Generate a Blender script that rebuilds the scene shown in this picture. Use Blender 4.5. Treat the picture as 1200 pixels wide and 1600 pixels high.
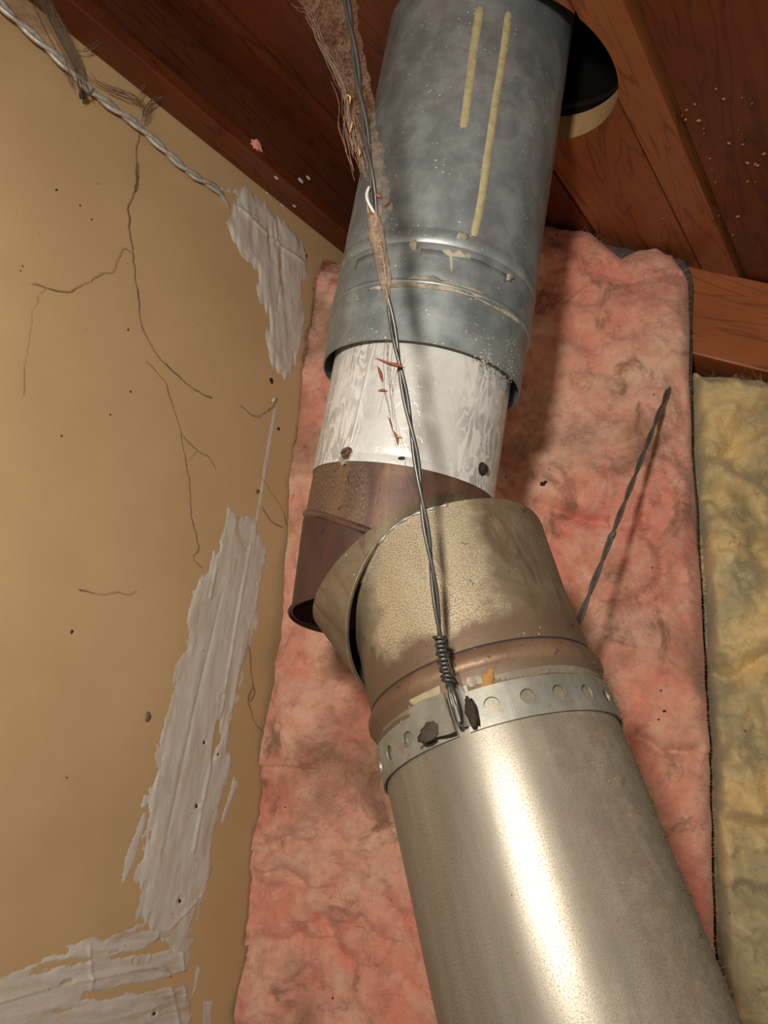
import bpy, bmesh, math, random
import numpy as np
from mathutils import Matrix, Vector
from numpy.linalg import norm

random.seed(7)
RNG = np.random.default_rng(7)
for o in list(bpy.data.objects):
    bpy.data.objects.remove(o)
scene = bpy.context.scene
COL = scene.collection

# ------------------------------------------------------------------ camera
F = 1155.0                       # focal length in pixels of the 1200 x 1600 frame
PITCH, ROLL = math.radians(12), math.radians(5)
CAM = np.array([0.0, 0.0, 1.5])

def nrm(v):
    v = np.asarray(v, float)
    return v / norm(v)

# survey frame: x right, y up, z forward, measured from the tripod point
UP = np.array([math.cos(PITCH) * math.sin(ROLL), math.cos(PITCH) * math.cos(ROLL), math.sin(PITCH)])
FW = nrm(np.array([0, 0, 1.0]) - UP * UP[2])
RT = np.cross(FW, UP)
if RT[0] < 0:
    RT = -RT
M = np.stack([RT, FW, UP])       # survey -> world

def W(p):
    return np.asarray(p, float) @ M.T + CAM

cam_data = bpy.data.cameras.new('camera')
cam = bpy.data.objects.new('camera', cam_data)
COL.objects.link(cam)
cam_data.sensor_fit = 'VERTICAL'
cam_data.sensor_height = 24.0
cam_data.lens = F / 1600.0 * 24.0
cam_data.clip_start = 0.01
cx, cy, cz = M @ np.array([1, 0, 0.]), M @ np.array([0, 1, 0.]), M @ np.array([0, 0, -1.])
cam.matrix_world = Matrix(((cx[0], cy[0], cz[0], CAM[0]), (cx[1], cy[1], cz[1], CAM[1]),
                           (cx[2], cy[2], cz[2], CAM[2]), (0, 0, 0, 1)))
scene.camera = cam

# ------------------------------------------------------------------ light
world = bpy.data.worlds.new('attic_gloom')
scene.world = world
world.use_nodes = True
bg = world.node_tree.nodes['Background']
bg.inputs['Color'].default_value = (1.0, 0.84, 0.66, 1)
bg.inputs['Strength'].default_value = 0.22

ld = bpy.data.lights.new('phone_torch', 'SPOT')
ld.energy = 8.2
ld.color = (1.0, 0.93, 0.83)
ld.spot_size = math.radians(150)
ld.spot_blend = 0.9
ld.shadow_soft_size = 0.017
lamp = bpy.data.objects.new('phone_torch', ld)
COL.objects.link(lamp)
LPOS = np.array([-0.06, 0.105, -0.03])
LTGT = np.array([-0.05, -0.10, 0.5])
lamp.location = W(LPOS)
dvec = Vector(W(LTGT) - W(LPOS))
lamp.rotation_euler = dvec.to_track_quat('-Z', 'Y').to_euler()

vs = scene.view_settings
vs.view_transform = 'Standard'
vs.look = 'None'
vs.exposure = 0.0
vs.gamma = 1.0
vs.use_curve_mapping = False

# ------------------------------------------------------------------ survey helpers
def ray(x, y):
    return np.array([(x - 600) / F, (800 - y) / F, 1.0])

def hit(x, y, P, N):
    d = ray(x, y)
    return d * ((P @ N) / (d @ N))

def frame(a):
    e2 = np.array([0, 0, -1.0]); e2 = nrm(e2 - a * (e2 @ a))
    e1 = nrm(np.cross(e2, a))
    if e1[0] < 0:
        e1 = -e1
    return e1, e2

def cylhit(x, y, P, a, R):
    d = nrm(ray(x, y)); w = -P
    dp = d - a * (d @ a); wp = w - a * (w @ a)
    A_, B_, C_ = dp @ dp, 2 * dp @ wp, wp @ wp - R * R
    D = max(B_ * B_ - 4 * A_ * C_, 0)
    q = d * ((-B_ - D ** .5) / (2 * A_))
    t = (q - P) @ a; r = q - P - a * t
    e1, e2 = frame(a)
    return t, math.atan2(r @ e1, r @ e2)

def cylpt(P, a, t, th, R):
    e1, e2 = frame(a)
    return P + a * t + R * (math.sin(th) * e1 + math.cos(th) * e2)

# ------------------------------------------------------------------ numpy noise
def _hash(ix, iy, iz, seed):
    h = (ix.astype(np.int64) * 374761393 + iy.astype(np.int64) * 668265263 + iz.astype(np.int64) * 1274126177 + seed * 974634777) & 0xffffffff
    h = ((h ^ (h >> 13)) * 1274126177) & 0xffffffff
    h = ((h ^ (h >> 16)) * 2246822519) & 0xffffffff
    return ((h ^ (h >> 15)) & 0xffffff) / float(0xffffff)

def vnoise(P, seed=0):
    P = np.asarray(P, float)
    i = np.floor(P).astype(np.int64); fr = P - i
    fr = fr * fr * (3 - 2 * fr)
    out = 0
    for dx in (0, 1):
        wx = fr[..., 0] if dx else 1 - fr[..., 0]
        for dy in (0, 1):
            wy = fr[..., 1] if dy else 1 - fr[..., 1]
            for dz in (0, 1):
                wz = fr[..., 2] if dz else 1 - fr[..., 2]
                out = out + wx * wy * wz * _hash(i[..., 0] + dx, i[..., 1] + dy, i[..., 2] + dz, seed)
    return out

def fbm(P, octv=4, seed=0, gain=.5):
    s, a, tot = 0, 1.0, 0
    P = np.asarray(P, float)
    for k in range(octv):
        s = s + a * vnoise(P * 2 ** k + 13.7 * k, seed + k); tot += a; a *= gain
    return s / tot * 2 - 1

# ------------------------------------------------------------------ objects
ORIG = {}

def tag(o, label=None, cat=None, group=None, kind=None):
    if label: o['label'] = label
    if cat: o['category'] = cat
    if group: o['group'] = group
    if kind: o['kind'] = kind
    return o

def thing(name, base, label, cat, group=None):
    o = bpy.data.objects.new(name, None)
    COL.objects.link(o)
    o.empty_display_size = .02
    b = W(base)
    o.location = b
    ORIG[o.name] = b
    return tag(o, label, cat, group)

def mesh_obj(name, V, faces, mat, parent=None, uv=None, smooth=True, solid=0, world=False, bevel=0):
    """V in survey coordinates; faces: (n,4) array or list of index lists; uv per vertex"""
    V = np.asarray(V, float)
    Vw = V if world else W(V)
    if parent is not None:
        org = ORIG[parent.name]
    else:
        org = np.array([Vw[:, 0].mean(), Vw[:, 1].mean(), Vw[:, 2].min()])
    me = bpy.data.meshes.new(name)
    if isinstance(faces, np.ndarray):
        k = faces.shape[1]; nf = len(faces)
        me.vertices.add(len(Vw)); me.loops.add(nf * k); me.polygons.add(nf)
        me.vertices.foreach_set('co', (Vw - org).astype(np.float32).ravel())
        me.loops.foreach_set('vertex_index', faces.astype(np.int32).ravel())
        me.polygons.foreach_set('loop_start', np.arange(0, nf * k, k, dtype=np.int32))
        me.update(calc_edges=True)
    else:
        me.from_pydata((Vw - org).tolist(), [], [list(map(int, fc)) for fc in faces])
    me.validate()
    if uv is not None:
        lay = me.uv_layers.new(name='UVMap')
        vi = np.empty(len(me.loops), np.int32); me.loops.foreach_get('vertex_index', vi)
        lay.data.foreach_set('uv', np.asarray(uv, np.float32)[vi].ravel())
    if smooth:
        me.polygons.foreach_set('use_smooth', np.ones(len(me.polygons), bool))
    me.update()
    o = bpy.data.objects.new(name, me)
    COL.objects.link(o)
    for m in (mat if isinstance(mat, (list, tuple)) else [mat]):
        me.materials.append(m)
    if parent is not None:
        o.parent = parent
    else:
        o.location = org
    ORIG[o.name] = org
    if solid:
        md = o.modifiers.new('thickness', 'SOLIDIFY'); md.thickness = solid; md.offset = -1
        md = o.modifiers.new('crisp', 'EDGE_SPLIT'); md.split_angle = math.radians(40)
    if bevel:
        md = o.modifiers.new('bevel', 'BEVEL'); md.width = bevel; md.segments = 2; md.limit_method = 'ANGLE'
    return o

def grid_faces(nr, nc, wrap=False):
    """quads of an nr x nc vertex grid"""
    i = np.arange(nr - 1)[:, None]; j = np.arange(nc if wrap else nc - 1)[None]
    j2 = (j + 1) % nc
    return np.stack([i * nc + j, i * nc + j2, (i + 1) * nc + j2, (i + 1) * nc + j], -1).reshape(-1, 4)

def flip(fc):
    return fc[:, ::-1].copy()

def lathe(name, P, a, prof, mat, parent, nseg=128, th0=-math.pi, th1=math.pi, solid=0, wob=0, seed=0):
    """surface of revolution about the axis P + a t; prof = [(t, r)...]"""
    full = abs(th1 - th0 - 2 * math.pi) < 1e-6
    th = np.linspace(th0, th1, nseg + 1)
    e1, e2 = frame(a)
    prof = np.array(prof, float)
    dirs = np.sin(th)[:, None] * e1 + np.cos(th)[:, None] * e2
    tt = prof[:, 0][:, None]; rr = prof[:, 1][:, None] * np.ones((1, nseg + 1))
    if wob:
        cyc = np.stack([np.cos(th), np.sin(th), th * 0], -1)[None] * 1.3 + np.stack([tt * 0, tt * 0, tt * 45], -1)
        rr = rr + wob * fbm(cyc, 3, seed)
    V = P + tt[..., None] * a + rr[..., None] * dirs[None]
    uv = np.stack([np.broadcast_to(th * .05, rr.shape), np.broadcast_to(tt, rr.shape)], -1)
    nr, nc = rr.shape
    fc = grid_faces(nr, nc)
    # outward winding
    p0 = V.reshape(-1, 3)[fc[0]]
    nn = np.cross(p0[1] - p0[0], p0[3] - p0[0])
    if nn @ dirs[0] < 0 and full or (not full and nn @ dirs[0] < 0):
        fc = flip(fc)
    return mesh_obj(name, V.reshape(-1, 3), fc, mat, parent, uv=uv.reshape(-1, 2), solid=solid)

def dense(prof, step=.004):
    out = []
    for (t0, r0), (t1, r1) in zip(prof[:-1], prof[1:]):
        k = max(1, int(abs(t1 - t0) / step))
        for i in range(k):
            out.append((t0 + (t1 - t0) * i / k, r0 + (r1 - r0) * i / k))
    out.append(prof[-1])
    return out

def loft(name, rings, mat, parent, solid=0, sub=6, uvs=(.05, .03), uv0=(0, 0)):
    """rings: list of (k,3) closed loops"""
    R0 = []
    for A, B in zip(rings[:-1], rings[1:]):
        for i in range(sub):
            R0.append(A + (B - A) * i / sub)
    R0.append(rings[-1])
    V = np.stack([np.vstack([r, r[:1]]) for r in R0])
    nr, nc = V.shape[:2]
    th = np.linspace(-math.pi, math.pi, nc)
    uv = np.stack(np.broadcast_arrays(th[None] * uvs[0] + uv0[0], (np.arange(nr) / max(nr - 1, 1) * uvs[1])[:, None] + uv0[1]), -1)
    fc = grid_faces(nr, nc)
    c = V[0].mean(0); p0 = V.reshape(-1, 3)[fc[0]]
    if np.cross(p0[1] - p0[0], p0[3] - p0[0]) @ (p0[0] - c) < 0:
        fc = flip(fc)
    return mesh_obj(name, V.reshape(-1, 3), fc, mat, parent, uv=uv.reshape(-1, 2), solid=solid)

def circle(c, n_, R, k=96, start=None):
    e1, e2 = frame(n_)
    th = np.linspace(-math.pi, math.pi, k, endpoint=False)
    return np.asarray(c) + R * (np.sin(th)[:, None] * e1 + np.cos(th)[:, None] * e2)

def box(name, O, ax, lo, hi, mat, parent, bevel=.0008, world=False):
    """box in the frame O + ax; UV: u along ax[0], v across"""
    ax = [np.asarray(a) for a in ax]
    V, uv, fcs = [], [], []
    for k in range(3):
        for side in (0, 1):
            i, j = [(1, 2), (0, 2), (0, 1)][k]
            q = []
            for (a_, b_) in ((0, 0), (1, 0), (1, 1), (0, 1)):
                c = [0, 0, 0]; c[k] = (lo, hi)[side][k]; c[i] = (lo, hi)[a_][i]; c[j] = (lo, hi)[b_][j]
                V.append(O + c[0] * ax[0] + c[1] * ax[1] + c[2] * ax[2])
                uv.append((c[0], c[1] + c[2] * 1.0) if k else (c[1], c[2]))
                q.append(len(V) - 1)
            nn = np.cross(V[q[1]] - V[q[0]], V[q[3]] - V[q[0]])
            if nn @ ax[k] * (1 if side else -1) < 0:
                q = q[::-1]
            fcs.append(q)
    o = mesh_obj(name, np.array(V), fcs, mat, parent, uv=np.array(uv), smooth=False)
    bm = bmesh.new(); bm.from_mesh(o.data); bmesh.ops.remove_doubles(bm, verts=bm.verts, dist=1e-6); bmesh.ops.recalc_face_normals(bm, faces=bm.faces); bm.to_mesh(o.data); bm.free()
    if bevel:
        md = o.modifiers.new('bevel', 'BEVEL'); md.width = bevel; md.segments = 2
    return o

def smooth_path(pts, per=10):
    P = np.array(pts, float)
    P = np.vstack([2 * P[0] - P[1], P, 2 * P[-1] - P[-2]])
    out = []
    for i in range(1, len(P) - 2):
        p0, p1, p2, p3 = P[i - 1:i + 3]
        for k in range(per):
            t = k / per
            out.append(.5 * ((2 * p1) + (-p0 + p2) * t + (2 * p0 - 5 * p1 + 4 * p2 - p3) * t * t + (-p0 + 3 * p1 - 3 * p2 + p3) * t ** 3))
    out.append(P[-2])
    return np.array(out)

def resample(path, step):
    d = np.r_[0, np.cumsum(norm(np.diff(path, axis=0), axis=1))]
    k = max(2, int(d[-1] / step))
    s = np.linspace(0, d[-1], k)
    return np.stack([np.interp(s, d, path[:, i]) for i in range(3)], 1), s

def tube_arrays(path, rad, sides=7):
    path = np.asarray(path, float); k = len(path)
    rad = np.broadcast_to(np.asarray(rad, float), (k,))
    T = np.gradient(path, axis=0); T /= norm(T, axis=1)[:, None] + 1e-12
    ref = np.array([.31, .2, .93]); 
    U = np.cross(T, ref); U /= norm(U, axis=1)[:, None] + 1e-12
    Vv = np.cross(T, U)
    th = np.linspace(0, 2 * math.pi, sides, endpoint=False)
    V = path[:, None] + rad[:, None, None] * (np.cos(th)[None, :, None] * U[:, None] + np.sin(th)[None, :, None] * Vv[:, None])
    fc = grid_faces(k, sides, wrap=True)
    return V.reshape(-1, 3), fc

def tube(name, path, rad, mat, parent, sides=7):
    V, fc = tube_arrays(path, rad, sides)
    n_ = len(path)
    faces = [list(q) for q in fc]
    faces.append(list(range(sides))[::-1]); faces.append(list(range((n_ - 1) * sides, n_ * sides)))
    o = mesh_obj(name, V, faces, mat, parent)
    bm = bmesh.new(); bm.from_mesh(o.data); bmesh.ops.recalc_face_normals(bm, faces=bm.faces); bm.to_mesh(o.data); bm.free()
    return o

def many_tubes(name, paths, rads, mat, parent, sides=4, kind=None):
    Vs, Fs, off = [], [], 0
    for p, r in zip(paths, rads):
        V, fc = tube_arrays(p, r, sides)
        Vs.append(V); Fs.append(fc + off); off += len(V)
    o = mesh_obj(name, np.vstack(Vs), np.vstack(Fs), mat, parent)
    if kind: o['kind'] = kind
    return o

# ------------------------------------------------------------------ materials
def lin(r, g, b):
    return tuple(((c / 255 / 12.92) if c / 255 <= .04045 else ((c / 255 + .055) / 1.055) ** 2.4) for c in (r, g, b)) + (1,)

class NT:
    def __init__(s, name):
        s.m = bpy.data.materials.new(name); s.m.use_nodes = True
        s.t = s.m.node_tree; s.t.nodes.clear()
        s.out = s.t.nodes.new('ShaderNodeOutputMaterial')
        s.b = s.t.nodes.new('ShaderNodeBsdfPrincipled')
        s.link(s.b.outputs[0], s.out.inputs[0])
        s.tc = s.t.nodes.new('ShaderNodeTexCoord')
    def link(s, a, b): s.t.links.new(a, b)
    def inp(s, sock, v):
        if hasattr(v, 'links') or hasattr(v, 'is_linked'): s.link(v, sock)
        else: sock.default_value = v
    def coord(s, kind='Object', scale=(1, 1, 1), rot=(0, 0, 0), rnd=False):
        n_ = s.t.nodes.new('ShaderNodeMapping'); s.link(s.tc.outputs[kind], n_.inputs[0])
        n_.inputs['Scale'].default_value = scale; n_.inputs['Rotation'].default_value = rot
        if rnd:
            oi = s.t.nodes.new('ShaderNodeObjectInfo')
            mu = s.t.nodes.new('ShaderNodeMath'); mu.operation = 'MULTIPLY'; s.link(oi.outputs['Random'], mu.inputs[0]); mu.inputs[1].default_value = 37.0
            cb = s.t.nodes.new('ShaderNodeCombineXYZ'); s.link(mu.outputs[0], cb.inputs[0]); s.link(mu.outputs[0], cb.inputs[1])
            s.link(cb.outputs[0], n_.inputs['Location'])
        return n_.outputs[0]
    def noise(s, vec, scale, detail=4, rough=.55, dist=0):
        n_ = s.t.nodes.new('ShaderNodeTexNoise'); s.link(vec, n_.inputs['Vector'])
        n_.inputs['Scale'].default_value = scale; n_.inputs['Detail'].default_value = detail
        n_.inputs['Roughness'].default_value = rough; n_.inputs['Distortion'].default_value = dist
        return n_.outputs['Fac']
    def voro(s, vec, scale, feature='F1', out='Distance', rand=1.0):
        n_ = s.t.nodes.new('ShaderNodeTexVoronoi'); s.link(vec, n_.inputs['Vector']); n_.feature = feature
        n_.inputs['Scale'].default_value = scale; n_.inputs['Randomness'].default_value = rand
        return n_.outputs[out]
    def wave(s, vec, scale, dist=3, detail=3, dscale=1.0, direction='Y'):
        n_ = s.t.nodes.new('ShaderNodeTexWave'); s.link(vec, n_.inputs['Vector'])
        n_.wave_type = 'BANDS'; n_.bands_direction = direction
        n_.inputs['Scale'].default_value = scale; n_.inputs['Distortion'].default_value = dist
        n_.inputs['Detail'].default_value = detail; n_.inputs['Detail Scale'].default_value = dscale
        return n_.outputs['Fac']
    def ramp(s, fac, a, b, smooth=True):
        n_ = s.t.nodes.new('ShaderNodeMapRange'); n_.interpolation_type = 'SMOOTHSTEP' if smooth else 'LINEAR'
        s.link(fac, n_.inputs[0]); n_.inputs[1].default_value = a; n_.inputs[2].default_value = b
        return n_.outputs[0]
    def rampv(s, fac, a, b, lo, hi):
        n_ = s.t.nodes.new('ShaderNodeMapRange'); s.link(fac, n_.inputs[0])
        for i, v in enumerate((a, b, lo, hi)): n_.inputs[i + 1].default_value = v
        return n_.outputs[0]
    def mix(s, fac, a, b):
        n_ = s.t.nodes.new('ShaderNodeMix'); n_.data_type = 'RGBA'
        s.inp(n_.inputs['Factor'], fac); s.inp(n_.inputs[6], a); s.inp(n_.inputs[7], b)
        return n_.outputs[2]
    def math(s, op, a, b=0.0):
        n_ = s.t.nodes.new('ShaderNodeMath'); n_.operation = op
        s.inp(n_.inputs[0], a); s.inp(n_.inputs[1], b)
        return n_.outputs[0]
    def sep(s, vec):
        n_ = s.t.nodes.new('ShaderNodeSeparateXYZ'); s.link(vec, n_.inputs[0]); return n_.outputs
    def bump(s, h, strength=.4, dist=.001, prev=None):
        n_ = s.t.nodes.new('ShaderNodeBump'); s.link(h, n_.inputs['Height'])
        n_.inputs['Strength'].default_value = strength; n_.inputs['Distance'].default_value = dist
        if prev is not None: s.link(prev, n_.inputs['Normal'])
        return n_.outputs[0]
    def done(s, color, rough=.6, metal=0.0, normal=None, **kw):
        s.inp(s.b.inputs['Base Color'], color); s.inp(s.b.inputs['Roughness'], rough); s.inp(s.b.inputs['Metallic'], metal)
        if normal is not None: s.link(normal, s.b.inputs['Normal'])
        for k, v in kw.items(): s.inp(s.b.inputs[k.replace('_', ' ')], v)
        return s.m

def m_drywall():
    m = NT('drywall_paper'); v = m.coord()
    c = m.mix(m.ramp(m.noise(v, 6, 5), .35, .7), lin(187, 156, 113), lin(199, 167, 124))
    c = m.mix(m.math('MULTIPLY', m.ramp(m.noise(v, 3, 6, .6), .55, .75), .35), c, lin(160, 124, 92))
    sp = m.ramp(m.voro(v, 55), .045, .02)
    c = m.mix(m.math('MULTIPLY', sp, m.ramp(m.noise(v, 30, 2), .5, .6)), c, lin(90, 62, 42))
    vs_ = m.coord(scale=(30, 30, 110))
    b = m.bump(m.noise(v, 420, 4), .18, .0006, m.bump(m.noise(v, 40, 4), .12, .002))
    return m.done(c, .72, 0, b)

def m_spackle():
    m = NT('joint_compound'); v = m.coord()
    uv = m.coord('UV', scale=(1, .18, 1))
    c = m.mix(m.ramp(m.noise(uv, 130, 5, .6, .4), .4, .68), lin(206, 198, 188), lin(190, 178, 162))
    c = m.mix(m.math('MULTIPLY', m.ramp(m.noise(uv, 60, 6, .65, .6), .56, .7), .7), c, lin(170, 142, 108))
    c = m.mix(m.math('MULTIPLY', m.ramp(m.voro(v, 70), .06, .03), .7), c, lin(110, 90, 72))
    b = m.bump(m.noise(uv, 260, 5, .6), .35, .0006, m.bump(m.noise(v, 90, 5, .6), .4, .0015))
    return m.done(c, .55, 0, b)

def m_wood(name, c0, c1, dark, rough=.42, gscale=1.0, spec=.5):
    m = NT(name); uv = m.coord('UV', scale=(1, 1, 1), rnd=True)
    st = m.coord('UV', scale=(6, 60, 1), rnd=True)
    st2 = m.coord('UV', scale=(3.2 * gscale, 22 * gscale, 1), rnd=True)
    fl = m.noise(st2, 1.0, 3, .5, .9)
    rings = m.math('FRACT', m.math('MULTIPLY', fl, 9.0))
    rg = m.ramp(m.math('ABSOLUTE', m.math('SUBTRACT', rings, .5)), .36, .5)
    c = m.mix(m.ramp(m.noise(uv, 9, 4), .35, .7), c0, c1)
    c = m.mix(m.math('MULTIPLY', rg, .55), c, dark)
    c = m.mix(m.math('MULTIPLY', m.ramp(m.noise(st, 3.0, 5, .65), .5, .75), .45), c, dark)
    b = m.bump(m.noise(st, 4, 5, .6), .2, .0006, m.bump(rg, .1, .0005))
    return m.done(c, m.rampv(m.noise(uv, 30, 4), .3, .7, rough - .06, rough + .14), 0, b, Specular_IOR_Level=spec)

def m_pink():
    m = NT('pink_fiberglass'); v = m.coord()
    n1 = m.noise(v, 11, 6, .6, .7)
    c = m.mix(m.ramp(n1, .38, .66), lin(228, 148, 128), lin(232, 186, 160))
    c = m.mix(m.math('MULTIPLY', m.ramp(m.noise(v, 24, 6, .68, .6), .46, .72), .75), c, lin(228, 178, 158))
    c = m.mix(m.math('MULTIPLY', m.ramp(m.noise(v, 60, 4, .6, .3), .44, .70), .55), c, lin(190, 128, 108))
    c = m.mix(m.math('MULTIPLY', m.ramp(m.noise(v, 85, 4, .6, .3), .5, .72), .5), c, lin(234, 196, 172))
    c = m.mix(m.math('MULTIPLY', m.ramp(m.noise(v, 7.5, 6, .62, .5), .50, .66), .85), c, lin(158, 122, 98))
    c = m.mix(m.math('MULTIPLY', m.ramp(m.noise(v, 19, 6, .65, 1.0), .54, .67), .75), c, lin(132, 98, 78))
    c = m.mix(m.math('MULTIPLY', m.ramp(m.noise(v, 14, 3, .6, .4), .58, .72), .45), c, lin(214, 98, 90))
    spk = m.math('MULTIPLY', m.ramp(m.voro(v, 60), .07, .04), m.ramp(m.noise(v, 18, 2), .58, .64))
    c = m.mix(spk, c, lin(60, 40, 36))
    fib = m.noise(m.coord(scale=(60, 60, 60)), 3.0, 6, .7, 2.2)
    b = m.bump(fib, .3, .0006, m.bump(m.noise(v, 300, 4, .7, .2), .35, .0012))
    return m.done(c, .95, 0, b, Specular_IOR_Level=.12, Sheen_Weight=.2)

def m_yellow():
    m = NT('yellow_fiberglass'); v = m.coord()
    n1 = m.noise(v, 13, 6, .6, .6)
    c = m.mix(m.ramp(n1, .42, .62), lin(184, 170, 132), lin(232, 202, 142))
    c = m.mix(m.math('MULTIPLY', m.ramp(m.noise(v, 24, 5, .6, 1.0), .52, .72), .7), c, lin(226, 210, 166))
    c = m.mix(m.math('MULTIPLY', m.ramp(m.noise(v, 9, 5, .6, .5), .55, .70), .75), c, lin(140, 124, 96))
    c = m.mix(m.math('MULTIPLY', m.ramp(m.voro(v, 50), .07, .04), m.ramp(m.noise(v, 18, 2), .5, .6)), c, lin(60, 48, 36))
    b = m.bump(m.noise(m.coord(scale=(50, 50, 50)), 3.0, 6, .7, 1.0), .35, .0008, m.bump(m.noise(v, 300, 4, .7, .2), .35, .0012))
    return m.done(c, .95, 0, b, Specular_IOR_Level=.12, Sheen_Weight=.2)

def m_galv():
    m = NT('weathered_galvanized_steel'); v = m.coord(); uv = m.coord('UV')
    st = m.coord('UV', scale=(1, .35, 1))
    c = m.mix(m.ramp(m.noise(v, 55, 6, .65, .1), .35, .68), lin(136, 144, 146), lin(166, 174, 174))
    c = m.mix(m.math('MULTIPLY', m.ramp(m.noise(v, 18, 5, .6, .1), .52, .70), .5), c, lin(104, 110, 113))
    c = m.mix(m.math('MULTIPLY', m.ramp(m.noise(st, 90, 6, .7, .8), .63, .72), .7), c, lin(188, 186, 176))
    spk = m.math('MULTIPLY', m.ramp(m.voro(uv, 330), .2, .1), m.ramp(m.noise(uv, 60, 3), .52, .6))
    c = m.mix(spk, c, lin(226, 226, 220))
    c = m.mix(m.math('MULTIPLY', m.ramp(m.noise(v, 60, 6, .7, 1.5), .66, .74), .6), c, lin(92, 74, 62))
    b = m.bump(m.noise(v, 60, 4), .2, .0008, m.bump(spk, .4, .0006))
    return m.done(c, m.rampv(m.noise(v, 50, 4), .3, .7, .38, .6), .55, b)

def m_crust():
    m = NT('mineral_crust'); v = m.coord()
    c = m.mix(m.ramp(m.noise(v, 90, 5, .65), .4, .65), lin(176, 168, 148), lin(122, 114, 100))
    return m.done(c, .9, 0, m.bump(m.noise(v, 260, 5, .65), .7, .001))

def m_white():
    m = NT('white_coated_steel'); v = m.coord(); uv = m.coord('UV')
    st = m.coord('UV', scale=(1, .28, 1))
    drip = m.noise(st, 150, 3, .5, .9)
    drip = m.math('ABSOLUTE', m.math('SUBTRACT', drip, .5))
    line = m.ramp(drip, .075, .02)
    blob = m.ramp(m.noise(uv, 190, 2, .5, .5), .56, .62)
    ux = m.sep(uv)
    side = m.ramp(m.math('ABSOLUTE', m.math('ADD', ux[0], .002)), .018, .032)
    zone = m.math('MULTIPLY', m.ramp(m.noise(uv, 34, 3, .5, .3), .40, .54), side)
    line = m.math('MULTIPLY', line, m.rampv(side, 0, 1, .12, 1.0))
    c = m.mix(m.ramp(m.noise(v, 30, 4), .35, .7), lin(212, 211, 206), lin(197, 194, 188))
    c = m.mix(m.math('MULTIPLY', zone, .7), c, lin(166, 160, 158))
    c = m.mix(m.math('MULTIPLY', m.math('MAXIMUM', line, m.math('MULTIPLY', blob, zone)), .8), c, lin(230, 228, 222))
    c = m.mix(m.math('MULTIPLY', m.ramp(m.noise(v, 34, 5, .6), .62, .75), .6), c, lin(170, 152, 120))
    b = m.bump(m.math('MAXIMUM', line, blob), .25, .0004, m.bump(m.noise(v, 25, 3), .1, .002))
    return m.done(c, .34, .12, b)

def m_rust(name, c0, c1, c2, shine):
    m = NT(name); v = m.coord(); uv = m.coord('UV'); st = m.coord('UV', scale=(1, .3, 1))
    c = m.mix(m.ramp(m.noise(v, 30, 6, .6, .6), .35, .68), c0, c1)
    c = m.mix(m.math('MULTIPLY', m.ramp(m.noise(st, 70, 5, .6, .6), .56, .7), .8), c, c2)
    sp = m.ramp(m.noise(uv, 2000, 5, .8), .48, .56)
    pt = m.math('MULTIPLY', m.ramp(m.noise(uv, 16, 3, .5, .3), .5, .58), sp)
    c = m.mix(m.math('MULTIPLY', pt, .75), c, shine)
    c = m.mix(m.math('MULTIPLY', m.ramp(m.noise(v, 110, 5, .6, .8), .62, .68), .6), c, lin(58, 38, 30))
    b = m.bump(m.noise(v, 300, 4, .6), .25, .0005, m.bump(m.noise(v, 50, 4), .15, .001))
    return m.done(c, m.rampv(pt, 0, 1, .52, .34), m.rampv(pt, 0, 1, .35, .8), b)

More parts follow.
